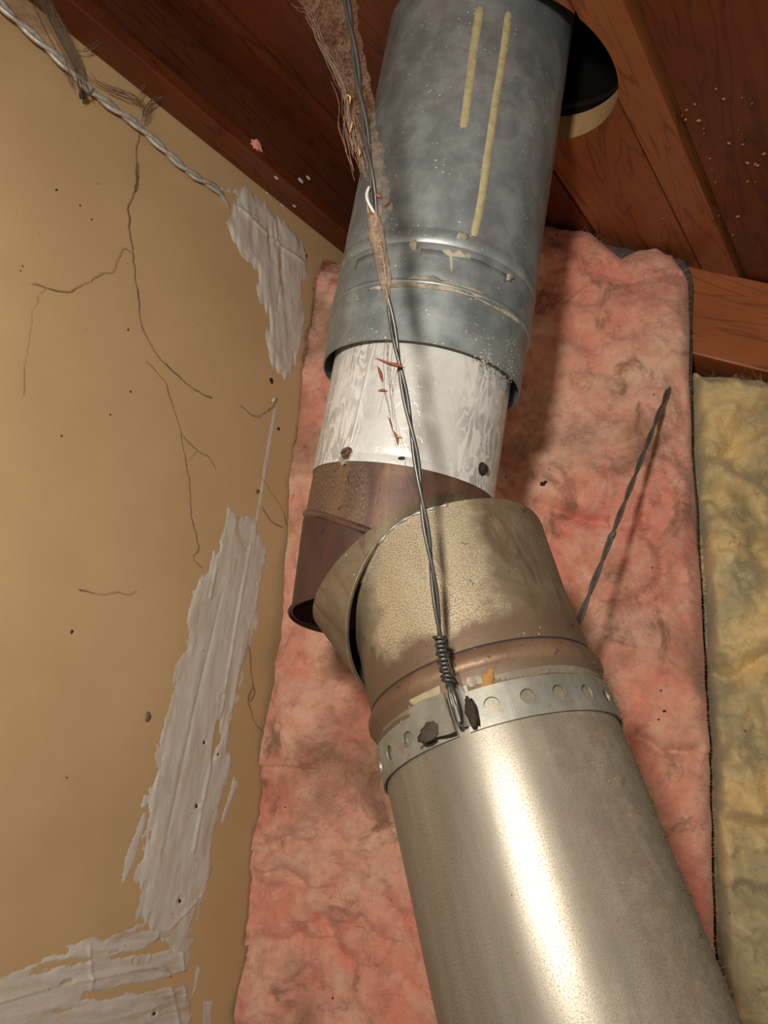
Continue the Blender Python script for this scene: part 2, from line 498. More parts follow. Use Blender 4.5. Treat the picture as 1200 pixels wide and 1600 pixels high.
def m_elbow():
    m = NT('dusty_stained_steel'); v = m.coord(); uv = m.coord('UV'); st = m.coord('UV', scale=(1, .35, 1))
    c = m.mix(m.ramp(m.noise(v, 26, 6, .6, .6), .35, .68), lin(112, 96, 76), lin(138, 123, 100))
    c = m.mix(m.math('MULTIPLY', m.ramp(m.noise(st, 55, 6, .65, .9), .54, .66), .75), c, lin(98, 74, 58))
    c = m.mix(m.math('MULTIPLY', m.ramp(m.noise(st, 38, 5, .6, .7), .6, .68), .6), c, lin(112, 106, 98))
    xy0 = m.sep(m.coord('UV'))
    low = m.ramp(m.math('ADD', xy0[1], m.math('MULTIPLY', m.math('SUBTRACT', m.noise(uv, 70, 5, .65), .5), .03)), .136, .122)
    c = m.mix(m.math('MULTIPLY', low, .7), c, lin(104, 80, 62))
    rgt = m.ramp(m.math('ADD', xy0[0], m.math('MULTIPLY', m.math('SUBTRACT', m.noise(st, 60, 5, .65), .5), .05)), .018, .026)
    strk = m.ramp(m.noise(m.coord('UV', scale=(1, .2, 1)), 120, 5, .65, .3), .5, .6)
    c = m.mix(m.math('MULTIPLY', m.math('MULTIPLY', rgt, strk), .55), c, lin(110, 88, 68))
    grain = m.ramp(m.noise(uv, 1900, 5, .8), .46, .54)
    xyz = m.sep(m.coord('UV'))
    # bare, worn patch on the face of the fitting where the zinc still shines
    px_ = m.math('ABSOLUTE', m.math('ADD', xyz[0], .014))
    zone = m.ramp(m.math('ADD', px_, m.math('MULTIPLY', m.math('SUBTRACT', m.noise(uv, 60, 5, .65), .5), .04)), .034, .020)
    zy = m.ramp(m.math('ADD', xyz[1], m.math('MULTIPLY', m.math('SUBTRACT', m.noise(uv, 55, 5, .65), .5), .02)), .122, .130)
    zone = m.math('MULTIPLY', zone, zy)
    pt = m.math('MULTIPLY', zone, grain)
    c = m.mix(m.math('MULTIPLY', pt, .9), c, lin(228, 214, 182))
    hole = m.math('MULTIPLY', m.ramp(m.noise(v, 130, 5, .65, .3), .64, .69), .7)
    c = m.mix(hole, c, lin(70, 44, 34))
    fleck = m.math('MULTIPLY', m.ramp(m.voro(v, 260), .12, .07), m.ramp(m.noise(v, 70, 3), .5, .6))
    c = m.mix(fleck, c, lin(206, 190, 160))
    b = m.bump(m.noise(v, 420, 4, .6), .25, .0004, m.bump(m.noise(v, 40, 4), .15, .0012))
    return m.done(c, m.rampv(pt, 0, 1, .55, .36), m.rampv(pt, 0, 1, .30, .45), b)

def m_duct():
    m = NT('dusty_galvanized_duct'); v = m.coord(); uv = m.coord('UV')
    n1 = m.noise(m.coord('UV', scale=(1, .12, 1)), 90, 4, .6)
    c = m.mix(m.ramp(n1, .35, .7), lin(142, 134, 120), lin(158, 151, 138))
    xyz = m.sep(uv)
    # dust lies on the upward side of the sloping pipe
    dust = m.ramp(m.math('ADD', xyz[0], m.math('MULTIPLY', m.math('SUBTRACT', m.noise(uv, 40, 6, .65, .4), .5), .05)), -.006, .040)
    grain = m.rampv(m.noise(uv, 800, 4, .7), .35, .65, .55, 1.0)
    dcol = m.mix(m.ramp(m.noise(v, 200, 5, .7), .4, .65), lin(126, 112, 92), lin(150, 137, 116))
    c = m.mix(m.math('MULTIPLY', m.math('MULTIPLY', dust, grain), .85), c, dcol)
    stn = m.math('MULTIPLY', m.ramp(m.noise(v, 60, 5, .65, 1.0), .66, .71), .6)
    c = m.mix(stn, c, lin(104, 88, 72))
    fleck = m.math('MULTIPLY', m.ramp(m.voro(v, 330), .1, .06), dust)
    c = m.mix(m.math('MULTIPLY', fleck, m.ramp(m.noise(v, 60, 3), .5, .6)), c, lin(224, 206, 176))
    b = m.bump(m.noise(uv, 2600, 3, .6), .14, .0002, m.bump(m.noise(v, 30, 3), .06, .001))
    pit = m.ramp(m.noise(uv, 1500, 4, .75), .46, .62)
    c = m.mix(m.math('MULTIPLY', pit, .5), c, lin(98, 86, 70))
    rough = m.math('ADD', m.rampv(dust, 0, 1, .36, .60), m.math('MULTIPLY', pit, .12))
    met = m.rampv(dust, 0, 1, .58, .28)
    return m.done(c, rough, met, b)

def m_strap():
    m = NT('zinc_strap_steel'); v = m.coord()
    c = m.mix(m.ramp(m.noise(v, 60, 5, .6), .35, .68), lin(140, 138, 128), lin(164, 162, 150))
    xyz = m.sep(m.coord('UV'))
    c = m.mix(m.math('MULTIPLY', m.ramp(m.noise(v, 130, 5, .7), .52, .68), .6), c, lin(136, 118, 94))
    b = m.bump(m.noise(v, 500, 4), .2, .0003)
    return m.done(c, .5, .55, b)

def m_plain(name, col, rough=.7, metal=0, bscale=300, bst=.3, var=.25, dark=None):
    m = NT(name); v = m.coord()
    d = dark or tuple(c * .55 for c in col[:3]) + (1,)
    c = m.mix(m.math('MULTIPLY', m.ramp(m.noise(v, bscale * .5, 4), .4, .7), var * 2), col, d)
    return m.done(c, rough, metal, m.bump(m.noise(v, bscale, 4), bst, .0006))

def m_web(name='dusty_cobweb', alpha=(.05, .75), sc=160):
    m = NT(name); v = m.coord()
    c = m.mix(m.ramp(m.noise(v, 120, 5, .6), .4, .65), lin(146, 124, 102), lin(116, 95, 78))
    al = m.rampv(m.noise(v, sc, 6, .7, 1.5), .36, .64, alpha[0], alpha[1])
    m.done(c, .95, 0, None, Alpha=al, Specular_IOR_Level=.1)
    return m.m

MAT = dict(
    drywall=m_drywall(), spackle=m_spackle(), pink=m_pink(), yellow=m_yellow(), galv=m_galv(), crust=m_crust(),
    white=m_white(), elbow=m_elbow(), duct=m_duct(), strap=m_strap(),
    rust=m_rust('rusty_brown_steel', lin(84, 60, 52), lin(112, 84, 66), lin(128, 92, 62), lin(188, 168, 148)),
    rust2=m_rust('dark_rusted_steel', lin(78, 56, 54), lin(92, 68, 62), lin(104, 66, 50), lin(108, 84, 74)),
    wood=m_wood('red_fir_boards', lin(148, 88, 50), lin(130, 73, 39), lin(86, 43, 21)),
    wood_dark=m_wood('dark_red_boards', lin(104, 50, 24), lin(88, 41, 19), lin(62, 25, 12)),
    wood_old=m_wood('old_brown_boards', lin(104, 50, 24), lin(86, 40, 19), lin(56, 24, 12)),
    ledger=m_wood('shaded_ledger_wood', lin(92, 48, 27), lin(76, 38, 21), lin(48, 22, 12)),  # shade on the ledger's side is put into this darker brown
    rafter=m_wood('orange_rafter_wood', lin(172, 102, 58), lin(152, 84, 46), lin(110, 56, 28)),
    cut=m_plain('fresh_cut_wood', lin(196, 158, 110), .8, 0, 120, .3, .15),
    felt=m_plain('roofing_felt', lin(44, 26, 18), .9, 0, 90, .4),
    rubber=m_plain('black_rubber', lin(16, 13, 12), .55, 0, 60, .2),
    wire=m_plain('steel_wire', lin(92, 91, 88), .42, .7, 300, .2),
    wire_bright=m_plain('dusty_pale_wire', lin(200, 196, 186), .45, .35, 500, .4, .35),
    wire_dark=m_plain('dull_grey_wire', lin(104, 98, 88), .6, .1, 260, .2),
    screw=m_plain('tarnished_screw', lin(132, 112, 96), .45, .6, 500, .5, .4),
    dark=m_plain('dark_grime', lin(46, 34, 28), .85, 0, 300, .5),
    stripe=m_plain('dried_yellow_sealant', lin(176, 165, 124), .8, 0, 500, .4, .25),
    paper=m_plain('grey_facing_paper', lin(86, 78, 74), .85, 0, 120, .6, .4),
    leaf=m_plain('dry_red_leaf', lin(128, 66, 48), .8, 0, 200, .4),
    straw=m_plain('dry_straw', lin(176, 138, 88), .7, 0, 200, .3),
    grime=m_plain('caked_grime', lin(66, 54, 44), .9, 0, 300, .6),
    dust=m_plain('web_dust', lin(122, 100, 82), .95, 0, 240, .7, .3),
    chip=m_plain('wood_chips', lin(190, 140, 86), .7, 0, 200, .3),
    sleeve=m_web('matted_web_dust', (.2, .85), 420), strand=m_web('dusty_strand', (.15, .8), 300), web=m_web('dusty_cobweb', (.0, .38), 420), web_thin=m_web('thin_dusty_web', (.0, .45), 120),
    bead=m_rust('rusty_bead_steel', lin(112, 84, 66), lin(134, 108, 84), lin(96, 72, 60), lin(160, 140, 112)),
    bloom=m_plain('orange_rust', lin(158, 112, 62), .8, 0, 400, .6, .4), crust_pale=m_plain('pale_residue', lin(166, 150, 118), .7, 0, 300, .4, .25),
    back=m_plain('back_sheathing', lin(58, 40, 28), .9, 0, 60, .4),
)

# ------------------------------------------------------------------ layout of the corner
DW = nrm(ray(1439, 1102)); DW = nrm(DW - UP * (DW @ UP))          # along the plastered wall, away from us
DB0 = nrm(np.cross(DW, UP)); DB0 = DB0 if DB0[0] > 0 else -DB0
NW = DB0.copy()                                                   # out of the plastered wall
_th = math.radians(21)
_c1 = DB0 * math.cos(_th) + np.cross(UP, DB0) * math.sin(_th)
_c2 = DB0 * math.cos(_th) - np.cross(UP, DB0) * math.sin(_th)
DB = _c1 if _c1[2] > _c2[2] else _c2                              # along the back wall, to the right
NB = nrm(np.cross(DB, UP)); NB = NB if NB[2] < 0 else -NB         # out of the back wall, towards us
CN = ray(540, 400) * .74                                          # corner, under the ledger
RA_ = hit(548, 305, CN, NB); RB_ = hit(1200, 444, CN, NB)
NR = nrm(np.cross(nrm(RB_ - RA_), DW)); NR = NR if NR[1] < 0 else -NR    # roof boards, facing down
VR = nrm(np.cross(NR, DW)); VR = VR if VR[0] > 0 else -VR                # down the roof slope

def pipe_axis(L1, L2, R1, R2, R):
    a_, b_ = nrm(np.cross(ray(*L1), ray(*L2))), nrm(np.cross(ray(*R1), ray(*R2)))
    ax = nrm(np.cross(a_, b_)); ax = ax if ax[1] > 0 else -ax
    mid = nrm(ray((L1[0] + R1[0]) / 2, (L1[1] + R1[1]) / 2))
    a_ = a_ if a_ @ mid > 0 else -a_; b_ = b_ if b_ @ mid > 0 else -b_
    m_ = nrm(a_ + b_)
    return m_ * (R / abs(m_ @ a_)), ax

RO, RI = .0574, .0508
P1, A1 = pipe_axis((541, 386), (615, 17), (845, 386), (897, 17), RO)         # riser through the roof
P4, A4 = pipe_axis((606, 1227), (686, 1600), (965, 1127), (1150, 1581), RI)  # sloping duct
HC = P1 + A1 * (((RA_ - P1) @ NR) / (A1 @ NR))                               # where the riser meets the roof

# ------------------------------------------------------------------ wall_left: drywall
def wpt(x, y):
    return hit(x, y, CN, NW)
def wcoord(p):
    d = p - CN
    return np.array([d @ DW, d @ UP])
def wpos(pq, h=0.0):
    pq = np.asarray(pq)
    return CN + pq[..., :1] * DW + pq[..., 1:2] * UP + np.asarray(h)[..., None] * NW

def wedge(name, O, ax, lo, hi, mat, parent=None, **k):
    return box(name, O, ax, lo, hi, mat, parent, **k)

wall = box('wall_left', CN, (DW, UP, NW), (-.75, -.95, -.0127), (.03, .06, 0), MAT['drywall'], None, bevel=0)
tag(wall, 'tan paper faced drywall panel with smeared white joint compound', kind='structure')

def poly_mask(pq, poly):
    x, y = pq[..., 0], pq[..., 1]
    ins = np.zeros(x.shape, bool); dist = np.full(x.shape, 1e9)
    n_ = len(poly)
    for i in range(n_):
        x0, y0 = poly[i]; x1, y1 = poly[(i + 1) % n_]
        cond = (y0 > y) != (y1 > y)
        with np.errstate(divide='ignore', invalid='ignore'):
            xi = (x1 - x0) * (y - y0) / (y1 - y0 + 1e-15) + x0
        ins ^= cond & (x < xi)
        dx, dy = x1 - x0, y1 - y0
        t = np.clip(((x - x0) * dx + (y - y0) * dy) / (dx * dx + dy * dy + 1e-15), 0, 1)
        dist = np.minimum(dist, np.hypot(x - x0 - t * dx, y - y0 - t * dy))
    return np.where(ins, dist, -dist)

def smear(name, pxpoly, along, step=.0011, th=.0011, seed=3, ragged=.006, ridges=(), holes=(), thin=.0, scrape=.46):
    """a trowelled patch standing proud of the wall; 'along' = two pixels giving the trowel direction"""
    poly = np.array([wcoord(wpt(*q)) for q in pxpoly])
    d = wcoord(wpt(*along[1])) - wcoord(wpt(*along[0])); d = d / norm(d); e = np.array([-d[1], d[0]])
    lo, hi = poly.min(0) - .012, poly.max(0) + .012
    nx, ny = int((hi[0] - lo[0]) / step), int((hi[1] - lo[1]) / step)
    gx, gy = np.meshgrid(np.linspace(lo[0], hi[0], nx), np.linspace(lo[1], hi[1], ny))
    pq = np.stack([gx, gy], -1)
    sd = poly_mask(pq, poly)
    s_ = pq @ d; c_ = pq @ e
    rag = fbm(np.stack([s_ * 45, c_ * 260, s_ * 0 + seed], -1), 4, seed)
    rag2 = fbm(np.stack([s_ * 160, c_ * 160, s_ * 0 + seed + 5], -1), 3, seed + 9)
    m_ = sd + ragged * rag + ragged * .45 * rag2
    streak = fbm(np.stack([s_ * 14, c_ * 190, s_ * 0], -1), 3, seed + 3)
    lump = fbm(np.stack([s_ * 60, c_ * 90, s_ * 0], -1), 4, seed + 5)
    h = np.clip(m_ / .006, 0, 1) ** .7 * (th * (1 + .34 * streak + .55 * lump))
    h += .0004 * np.exp(-((m_ - .0012) / .0012) ** 2) * np.clip(rag2 * 2 + .3, 0, 1)          # built-up lip at the edge
    for (line, w_, hh) in ridges:
        L = np.array([wcoord(wpt(*q)) for q in line]); dd = np.full(gx.shape, 1e9)
        for (x0, y0), (x1, y1) in zip(L[:-1], L[1:]):
            dx, dy = x1 - x0, y1 - y0
            t = np.clip(((gx - x0) * dx + (gy - y0) * dy) / (dx * dx + dy * dy), 0, 1)
            dd = np.minimum(dd, np.hypot(gx - x0 - t * dx, gy - y0 - t * dy))
        h += hh * np.exp(-(dd / w_) ** 2) * (1 + .5 * rag2)
    scr = fbm(np.stack([s_ * 13, c_ * 85, s_ * 0 + 3], -1), 4, seed + 17)
    m_ = np.minimum(m_, (scrape - scr) * .02)
    h = np.where(m_ < .003, h * np.clip(m_ / .003, 0, 1), h)
    keep = m_ - thin * (.35 + lump) > 0
    for (hx, hy, hr) in holes:
        c0 = wcoord(wpt(hx, hy)); r_ = np.hypot(gx - c0[0], gy - c0[1])
        h = np.where(r_ < hr * 2.2, h * np.clip(r_ / (hr * 2.2), .05, 1) + .0008 * np.exp(-((r_ - hr * 1.6) / (hr * .5)) ** 2), h)
    h = np.where(keep, np.maximum(h, .00025), -.0006)
    V = wpos(pq, h).reshape(-1, 3)
    fc = grid_faces(ny, nx)
    kf = keep.reshape(-1)[fc].any(1)
    fc = fc[kf]
    used = np.unique(fc); remap = -np.ones(len(V), int); remap[used] = np.arange(len(used))
    uv = np.stack([c_, s_], -1).reshape(-1, 2)
    o = mesh_obj(name, V[used], remap[fc], MAT['spackle'], wall, uv=uv[used])
    p0 = V[fc[0]]
    if np.cross(p0[1] - p0[0], p0[3] - p0[0]) @ NW < 0:
        o.data.flip_normals()
    return o

patchA = [(343, 293), (360, 296), (378, 290), (400, 303), (420, 325), (445, 348), (468, 372), (480, 396), (480, 420), (473, 440), (472, 470),
          (478, 500), (472, 540), (460, 572), (446, 592), (430, 580), (420, 555), (412, 520), (405, 490), (400, 450), (402, 425),
          (392, 410), (376, 396), (362, 375), (352, 348), (362, 326), (372, 306)]
o = smear('joint_compound', patchA, ((425, 340), (440, 590)), seed=4, th=.0018, ragged=.005,
          ridges=[([(372, 325), (410, 362), (440, 388), (472, 410)], .0014, .0016), ([(440, 400), (432, 485)], .0012, -.0009)])
o['label'] = 'white compound patch under the ledger at the wire end'
bandB = [(358, 788), (376, 806), (392, 800), (402, 826), (412, 857), (417, 877), (407, 928), (400, 970), (382, 1036), (374, 1087),
         (359, 1138), (353, 1174), (366, 1190), (353, 1231), (333, 1292), (325, 1333), (336, 1354), (318, 1395), (302, 1446), (290, 1518),
         (268, 1500), (250, 1460), (225, 1441), (210, 1431), (220, 1395), (207, 1374), (225, 1323), (236, 1272), (220, 1261),
         (241, 1205), (256, 1139), (264, 1092), (282, 1026), (292, 975), (302, 923), (328, 887), (338, 857), (353, 811)]
o = smear('joint_compound', bandB, ((385, 800), (270, 1440)), seed=11, ragged=.006, thin=.0012, scrape=.45,
          ridges=[([(355, 790), (327, 933)], .0009, .0017), ([(390, 850), (368, 970), (346, 1100), (330, 1180), (300, 1330)], .0011, .0012),
                  ([(345, 930), (300, 1120), (255, 1330)], .001, -.0008), ([(318, 1395), (262, 1452)], .0012, .0010)],
          holes=[(318, 1160, .0018), (340, 1179, .0016), (306, 1258, .0024), (280, 1406, .0028), (345, 1088, .002), (385, 857, .0018), (398, 912, .0014)])
o['label'] = 'long trowelled band of white compound down the wall joint'
bandC = [(0, 1523), (31, 1512), (56, 1497), (102, 1482), (148, 1461), (195, 1456), (225, 1441), (262, 1442), (300, 1450), (295, 1520), (300, 1560), (296, 1680),
         (-60, 1690), (-60, 1540)]
o = smear('joint_compound', bandC, ((0, 1562), (250, 1508)), seed=23, ragged=.006, thin=.003, th=.0010, scrape=.44,
          ridges=[([(-40, 1572), (0, 1562), (80, 1540), (155, 1525), (210, 1513), (248, 1508), (262, 1522), (278, 1600), (284, 1660)], .0012, .0020),
                  ([(138, 1478), (142, 1545)], .0011, .0012), ([(250, 1446), (230, 1500)], .001, .001), ([(282, 1480), (289, 1555)], .0012, .0016)],
          holes=[(240, 1582, .0022), (208, 1500, .0016)])
o['label'] = 'patchy white compound over the lower drywall seam'
o = smear('joint_compound', [(428, 634), (433, 637), (424, 690), (413, 756), (403, 818), (398, 816), (408, 754), (418, 690)], ((430, 636), (401, 816)),
          seed=31, ragged=.0006, th=.0012, step=.0006, scrape=2)
o['label'] = 'thin raised compound line between two patches'
o = smear('joint_compound', [(222, 1268), (232, 1280), (213, 1330), (190, 1392), (182, 1402), (198, 1340)], ((222, 1270), (186, 1400)), seed=37, ragged=.003, th=.0006, scrape=2)
o = smear('joint_compound', [(366, 1215), (372, 1222), (352, 1280), (344, 1296), (350, 1262)], ((368, 1216), (345, 1295)), seed=41, ragged=.002, th=.0006, scrape=2)
o = smear('joint_compound', [(308, 1508), (314, 1512), (306, 1548), (300, 1555)], ((310, 1510), (302, 1552)), seed=43, ragged=.0015, th=.0008, step=.0007, scrape=2)
o = smear('joint_compound', [(318, 1562), (330, 1566), (326, 1640), (312, 1640)], ((322, 1562), (320, 1630)), seed=47, ragged=.003, th=.0007, scrape=2)

def disc_on_wall(name, x, y, r, mat, h=.0006, parent=wall, k=14):
    c = wpt(x, y)
    th = np.linspace(0, 2 * math.pi, k, endpoint=False)
    r_ = r * (1 + .18 * np.sin(th * 2 + x) + .12 * np.sin(th * 3 + y))
    ring = c + (r_ * np.cos(th))[:, None] * DW * .8 + (r_ * np.sin(th))[:, None] * UP
    V = np.vstack([ring - NW * .0004, c + (ring - c) * .75 + NW * h, [c + NW * h * .7]])
    fc = [[i, (i + 1) % k, k + (i + 1) % k, k + i] for i in range(k)] + [[k + i, k + (i + 1) % k, 2 * k] for i in range(k)]
    return mesh_obj(name, V, fc, mat, parent)
for (x, y, r) in [(424, 595, .0030), (435, 670, .0019), (318, 1160, .0016), (340, 1178, .0014), (306, 1260, .0020), (280, 1408, .0020), (240, 1584, .0018),
                  (112, 987, .0014), (88, 297, .0010), (125, 321, .0008), (143, 343, .0007), (204, 612, .0009), (200, 515, .0009), (96, 681, .0008), (172, 648, .0007),
                  (478, 400, .0022), (104, 1215, .0006), (35, 416, .0006)]:
    disc_on_wall('nail_hole', x, y, r, MAT['dark'])
disc_on_wall('paper_scuff', 231, 1120, .0034, MAT['dust'], .0012)
disc_on_wall('paper_scuff', 402, 768, .0022, MAT['dust'], .0012)
disc_on_wall('paper_scuff', 428, 625, .0026, MAT['spackle'], .002)

# ------------------------------------------------------------------ wall_back
wb = box('wall_back', CN, (DB, UP, NB), (-.03, -.95, -.12), (.62, .05, -.10), MAT['back'], None, bevel=0)
tag(wb, 'dark sheathing behind the insulation in the back wall', kind='structure')

# ------------------------------------------------------------------ ceiling: felt, boards, rafter, ledger
def roof(u_, v_, h=0.0):
    return HC + u_ * DW + v_ * VR + h * NR

HOLE_R = .0740
HO = HC + .0155 * DW + .014 * VR           # the hole is cut a little off the pipe's axis
def cutter(r):
    V = np.vstack([circle(HO + NR * .05, NR, r, 72), circle(HO - NR * .10, NR, r, 72)])
    k = 72
    fc = [[i, (i + 1) % k, k + (i + 1) % k, k + i] for i in range(k)] + [list(range(k))[::-1], list(range(k, 2 * k))]
    o = mesh_obj('cutter', V, fc, MAT['cut'], None, smooth=False)
    bm = bmesh.new(); bm.from_mesh(o.data); bmesh.ops.recalc_face_normals(bm, faces=bm.faces); bm.to_mesh(o.data); bm.free()
    return o

def cut(o, c, matidx_test=None):
    md = o.modifiers.new('hole', 'BOOLEAN'); md.object = c; md.operation = 'DIFFERENCE'; md.solver = 'EXACT'
    bpy.context.view_layer.update()
    dg = bpy.context.evaluated_depsgraph_get()
    me = bpy.data.meshes.new_from_object(o.evaluated_get(dg))
    o.modifiers.clear(); old = o.data; o.data = me
    me.materials.clear(); 
    for m_ in old.materials: me.materials.append(m_)
    me.materials.append(MAT['cut'])
    org = ORIG[o.name]; hw = W(HO); nr_ = M @ NR
    for p in me.polygons:
        c_ = np.array(p.center) + org - hw; c_ = c_ - nr_ * (c_ @ nr_)
        p.material_index = 1 if (norm(c_) < HOLE_R * 1.02 and abs(np.array(p.normal) @ nr_) < .3) else 0
    return o

ceil = box('ceiling', HC, (DW, VR, NR), (-.62, -.42, -.024), (.44, .50, -.0185), MAT['felt'], None, bevel=0)
tag(ceil, 'underside of the sloping roof of reddish boards', kind='structure')
c1 = cutter(.0805)
cut(ceil, c1); bpy.data.objects.remove(c1)
c1 = cutter(HOLE_R)
boards = [(-.40, -.1735, .006, 'wood_old'), (-.1695, -.0025, 0, 'wood_old'), (.0015, .0785, .001, 'wood'), (.0805, .1085, .0005, 'wood'), (.1140, .30, -.001, 'wood_dark'), (.302, .48, 0, 'wood_dark')]
boards[3] = (.0805, .1085, .0015, 'wood')
for v0, v1, pr, mt in boards:
    o = box('board', HC, (DW, VR, NR), (-.60, v0, -.0180), (.42, v1, pr), MAT[mt], ceil, bevel=0)
    if v0 < HOLE_R + .012 and v1 > .012 - HOLE_R:
        cut(o, c1)
bpy.data.objects.remove(c1)
# ledger along the top of the plastered wall; lit underside and shaded side painted as two woods
hh = .13
o = box('lit_ledger_strip', CN, (DW, NW, UP), (-.75, .0006, 0.0), (.02, .026, .012), MAT['wood_dark'], ceil, bevel=.0012)  # added strip: the ledger's lit underside put in as a lighter wood
o['label'] = 'bottom strip of the ledger along the drywall, lit face put in as lighter wood'
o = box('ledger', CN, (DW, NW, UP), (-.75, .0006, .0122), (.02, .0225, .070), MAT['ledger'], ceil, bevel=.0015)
o['label'] = 'ledger along the top of the drywall, its side shade painted dark brown'
# rafter across the back, under the boards
RS = nrm(RB_ - RA_)                   # line where the roof meets the back wall
RD = nrm(np.cross(RS, NB)); RD = RD if RD @ UP < 0 else -RD
o = box('rafter', RA_, (RS, RD, NB), (.05, .001, -.036), (.75, .079, .004), MAT['rafter'], ceil, bevel=.0015)
o['label'] = 'orange brown rafter at the right edge under the boards'

# rubber boot closing the hole
fl = thing('roof_flashing', roof(0, 0, -.02), 'black rubber boot inside the round roof hole around the pipe', 'flashing')
lathe('boot_wall', HO, -NR, [(.0185, .0800), (.03, .0790), (.055, .078), (.09, .077), (.13, .0765), (.14, .02)], MAT['rubber'], fl, 72, solid=.001)
lathe('boot_ring', HO, -NR, [(.026, .0785), (.027, .0755), (.031, .0750), (.034, .0765), (.035, .078)], MAT['rubber'], fl, 72)

# ------------------------------------------------------------------ insulation
def interp(tbl, y):
    t = np.array(tbl, float)
    return np.interp(y, t[:, 0], t[:, 1])

def fluffy(name, xl, xr, ytop, ybot, off, mat, parent, nx, ny, amp, seed, wall_clip=True, edge=(.03, .03), back=.10, big=13, folds=()):
    """batt face: rows of points on the back wall plane pushed out by 'off' + lumps, with rolled-in sides"""
    fx = np.linspace(0, 1, nx); fy = np.linspace(0, 1, ny)
    base = CN + NB * off
    # survey outline -> positions on the batt's face plane
    X = np.zeros((ny, nx)); Y = np.zeros((ny, nx))
    for i, b in enumerate(fx):
        xt = xl[0][1] * (1 - b) + xr[0][1] * b
        y0 = interp(ytop, xt)
        Y[:, i] = y0 + (ybot - y0) * fy
    for j in range(ny):
        l = interp(xl, Y[j]); r = interp(xr, Y[j])
        X[j] = l + (r - l) * fx
    D = np.stack([(X - 600) / F, (800 - Y) / F, np.ones_like(X)], -1)
    P = D * ((base @ NB) / (D @ NB))[..., None]
    N1 = fbm(P * big, 3, seed, .5); N2 = fbm(P * 34 + .6 * N1[..., None], 3, seed + 7, .42); N3 = fbm(P * 110 + .5 * N2[..., None], 4, seed + 13, .6)
    N2 = N2 + .45 * fbm(P * 85, 3, seed + 50, .5)
    crease = np.abs(fbm(P * 11 + 1.2 * N1[..., None], 3, seed + 21))
    crease = np.clip(1 - crease / .12, 0, 1) ** 2 * np.clip(fbm(P * 9, 2, seed + 33) * 3, 0, 1)
    h = amp[0] * N1 + amp[1] * N2 + amp[2] * N3 - amp[3] * crease
    wob = fbm(P * 60, 3, seed + 40) * 14
    for line, wd, dp in folds:                      # tears and folds in the wool, overhanging on their upper side
        dd = np.full(X.shape, 1e9); sg = np.zeros(X.shape)
        for (x0, y0), (x1, y1) in zip(line[:-1], line[1:]):
            t = np.clip(((X - x0) * (x1 - x0) + (Y - y0) * (y1 - y0)) / ((x1 - x0) ** 2 + (y1 - y0) ** 2 + 1e-9), 0, 1)
            ex, ey = X - x0 - t * (x1 - x0), Y - y0 - t * (y1 - y0)
            d_ = np.hypot(ex, ey) + 0 * wob
            sg = np.where(d_ < dd, np.sign(ey + wob * .3), sg); dd = np.minimum(dd, d_)
        dd = np.maximum(dd + wob * .35, 0); wd = wd * 1.7
        h = h - dp * np.exp(-(dd / wd) ** 2) + .55 * dp * np.exp(-((dd - wd * 2.2) / (wd * 1.6)) ** 2) * (sg < 0)
    eR = np.clip((1 - fx) / edge[1], 0, 1)[None]; eT = np.clip(fy / .03, 0, 1)[:, None]
    eL = np.clip(fx / edge[0], 0, 1)[None] if not wall_clip else np.ones((1, nx))
    round_ = 1 - np.sqrt(np.clip(1 - (1 - np.minimum(np.minimum(eR, eT), eL)) ** 2, 0, 1))
    P = P + NB * (h - round_ * .03)[..., None]
    if wall_clip:
        dist = (P - CN) @ NW
        lim = .0015 + .010 * np.clip(fx * 20, 0, 1)[None] * 0
        push = np.maximum(lim - dist, 0)
        P = P + NW * push[..., None]
    # sides going back into the bay
    rim = [P[0], ]
    V = P.reshape(-1, 3)
    fc = grid_faces(ny, nx)
    idx = np.arange(ny * nx).reshape(ny, nx)
    loop = np.concatenate([idx[:, 0][::-1], idx[0, 1:], idx[1:, -1], idx[-1, 1:-1][::-1]])
    Lp = V[loop]
    depth = (Lp - CN) @ NB + back
    Bk = Lp - NB * np.maximum(depth, .002)[:, None]
    if wall_clip:
        dist = (Bk - CN) @ NW
        Bk = Bk + NW * np.maximum(.0015 - dist, 0)[:, None]
    n0 = len(V); k = len(loop)
    side = np.stack([loop, np.roll(loop, -1), n0 + (np.arange(k) + 1) % k, n0 + np.arange(k)], -1)
    p0 = V[fc[len(fc) // 2]]
    if np.cross(p0[1] - p0[0], p0[3] - p0[0]) @ NB < 0:
        fc = flip(fc)
    o = mesh_obj(name, np.vstack([V, Bk]), np.vstack([fc, side]), mat, parent)
    return o, P

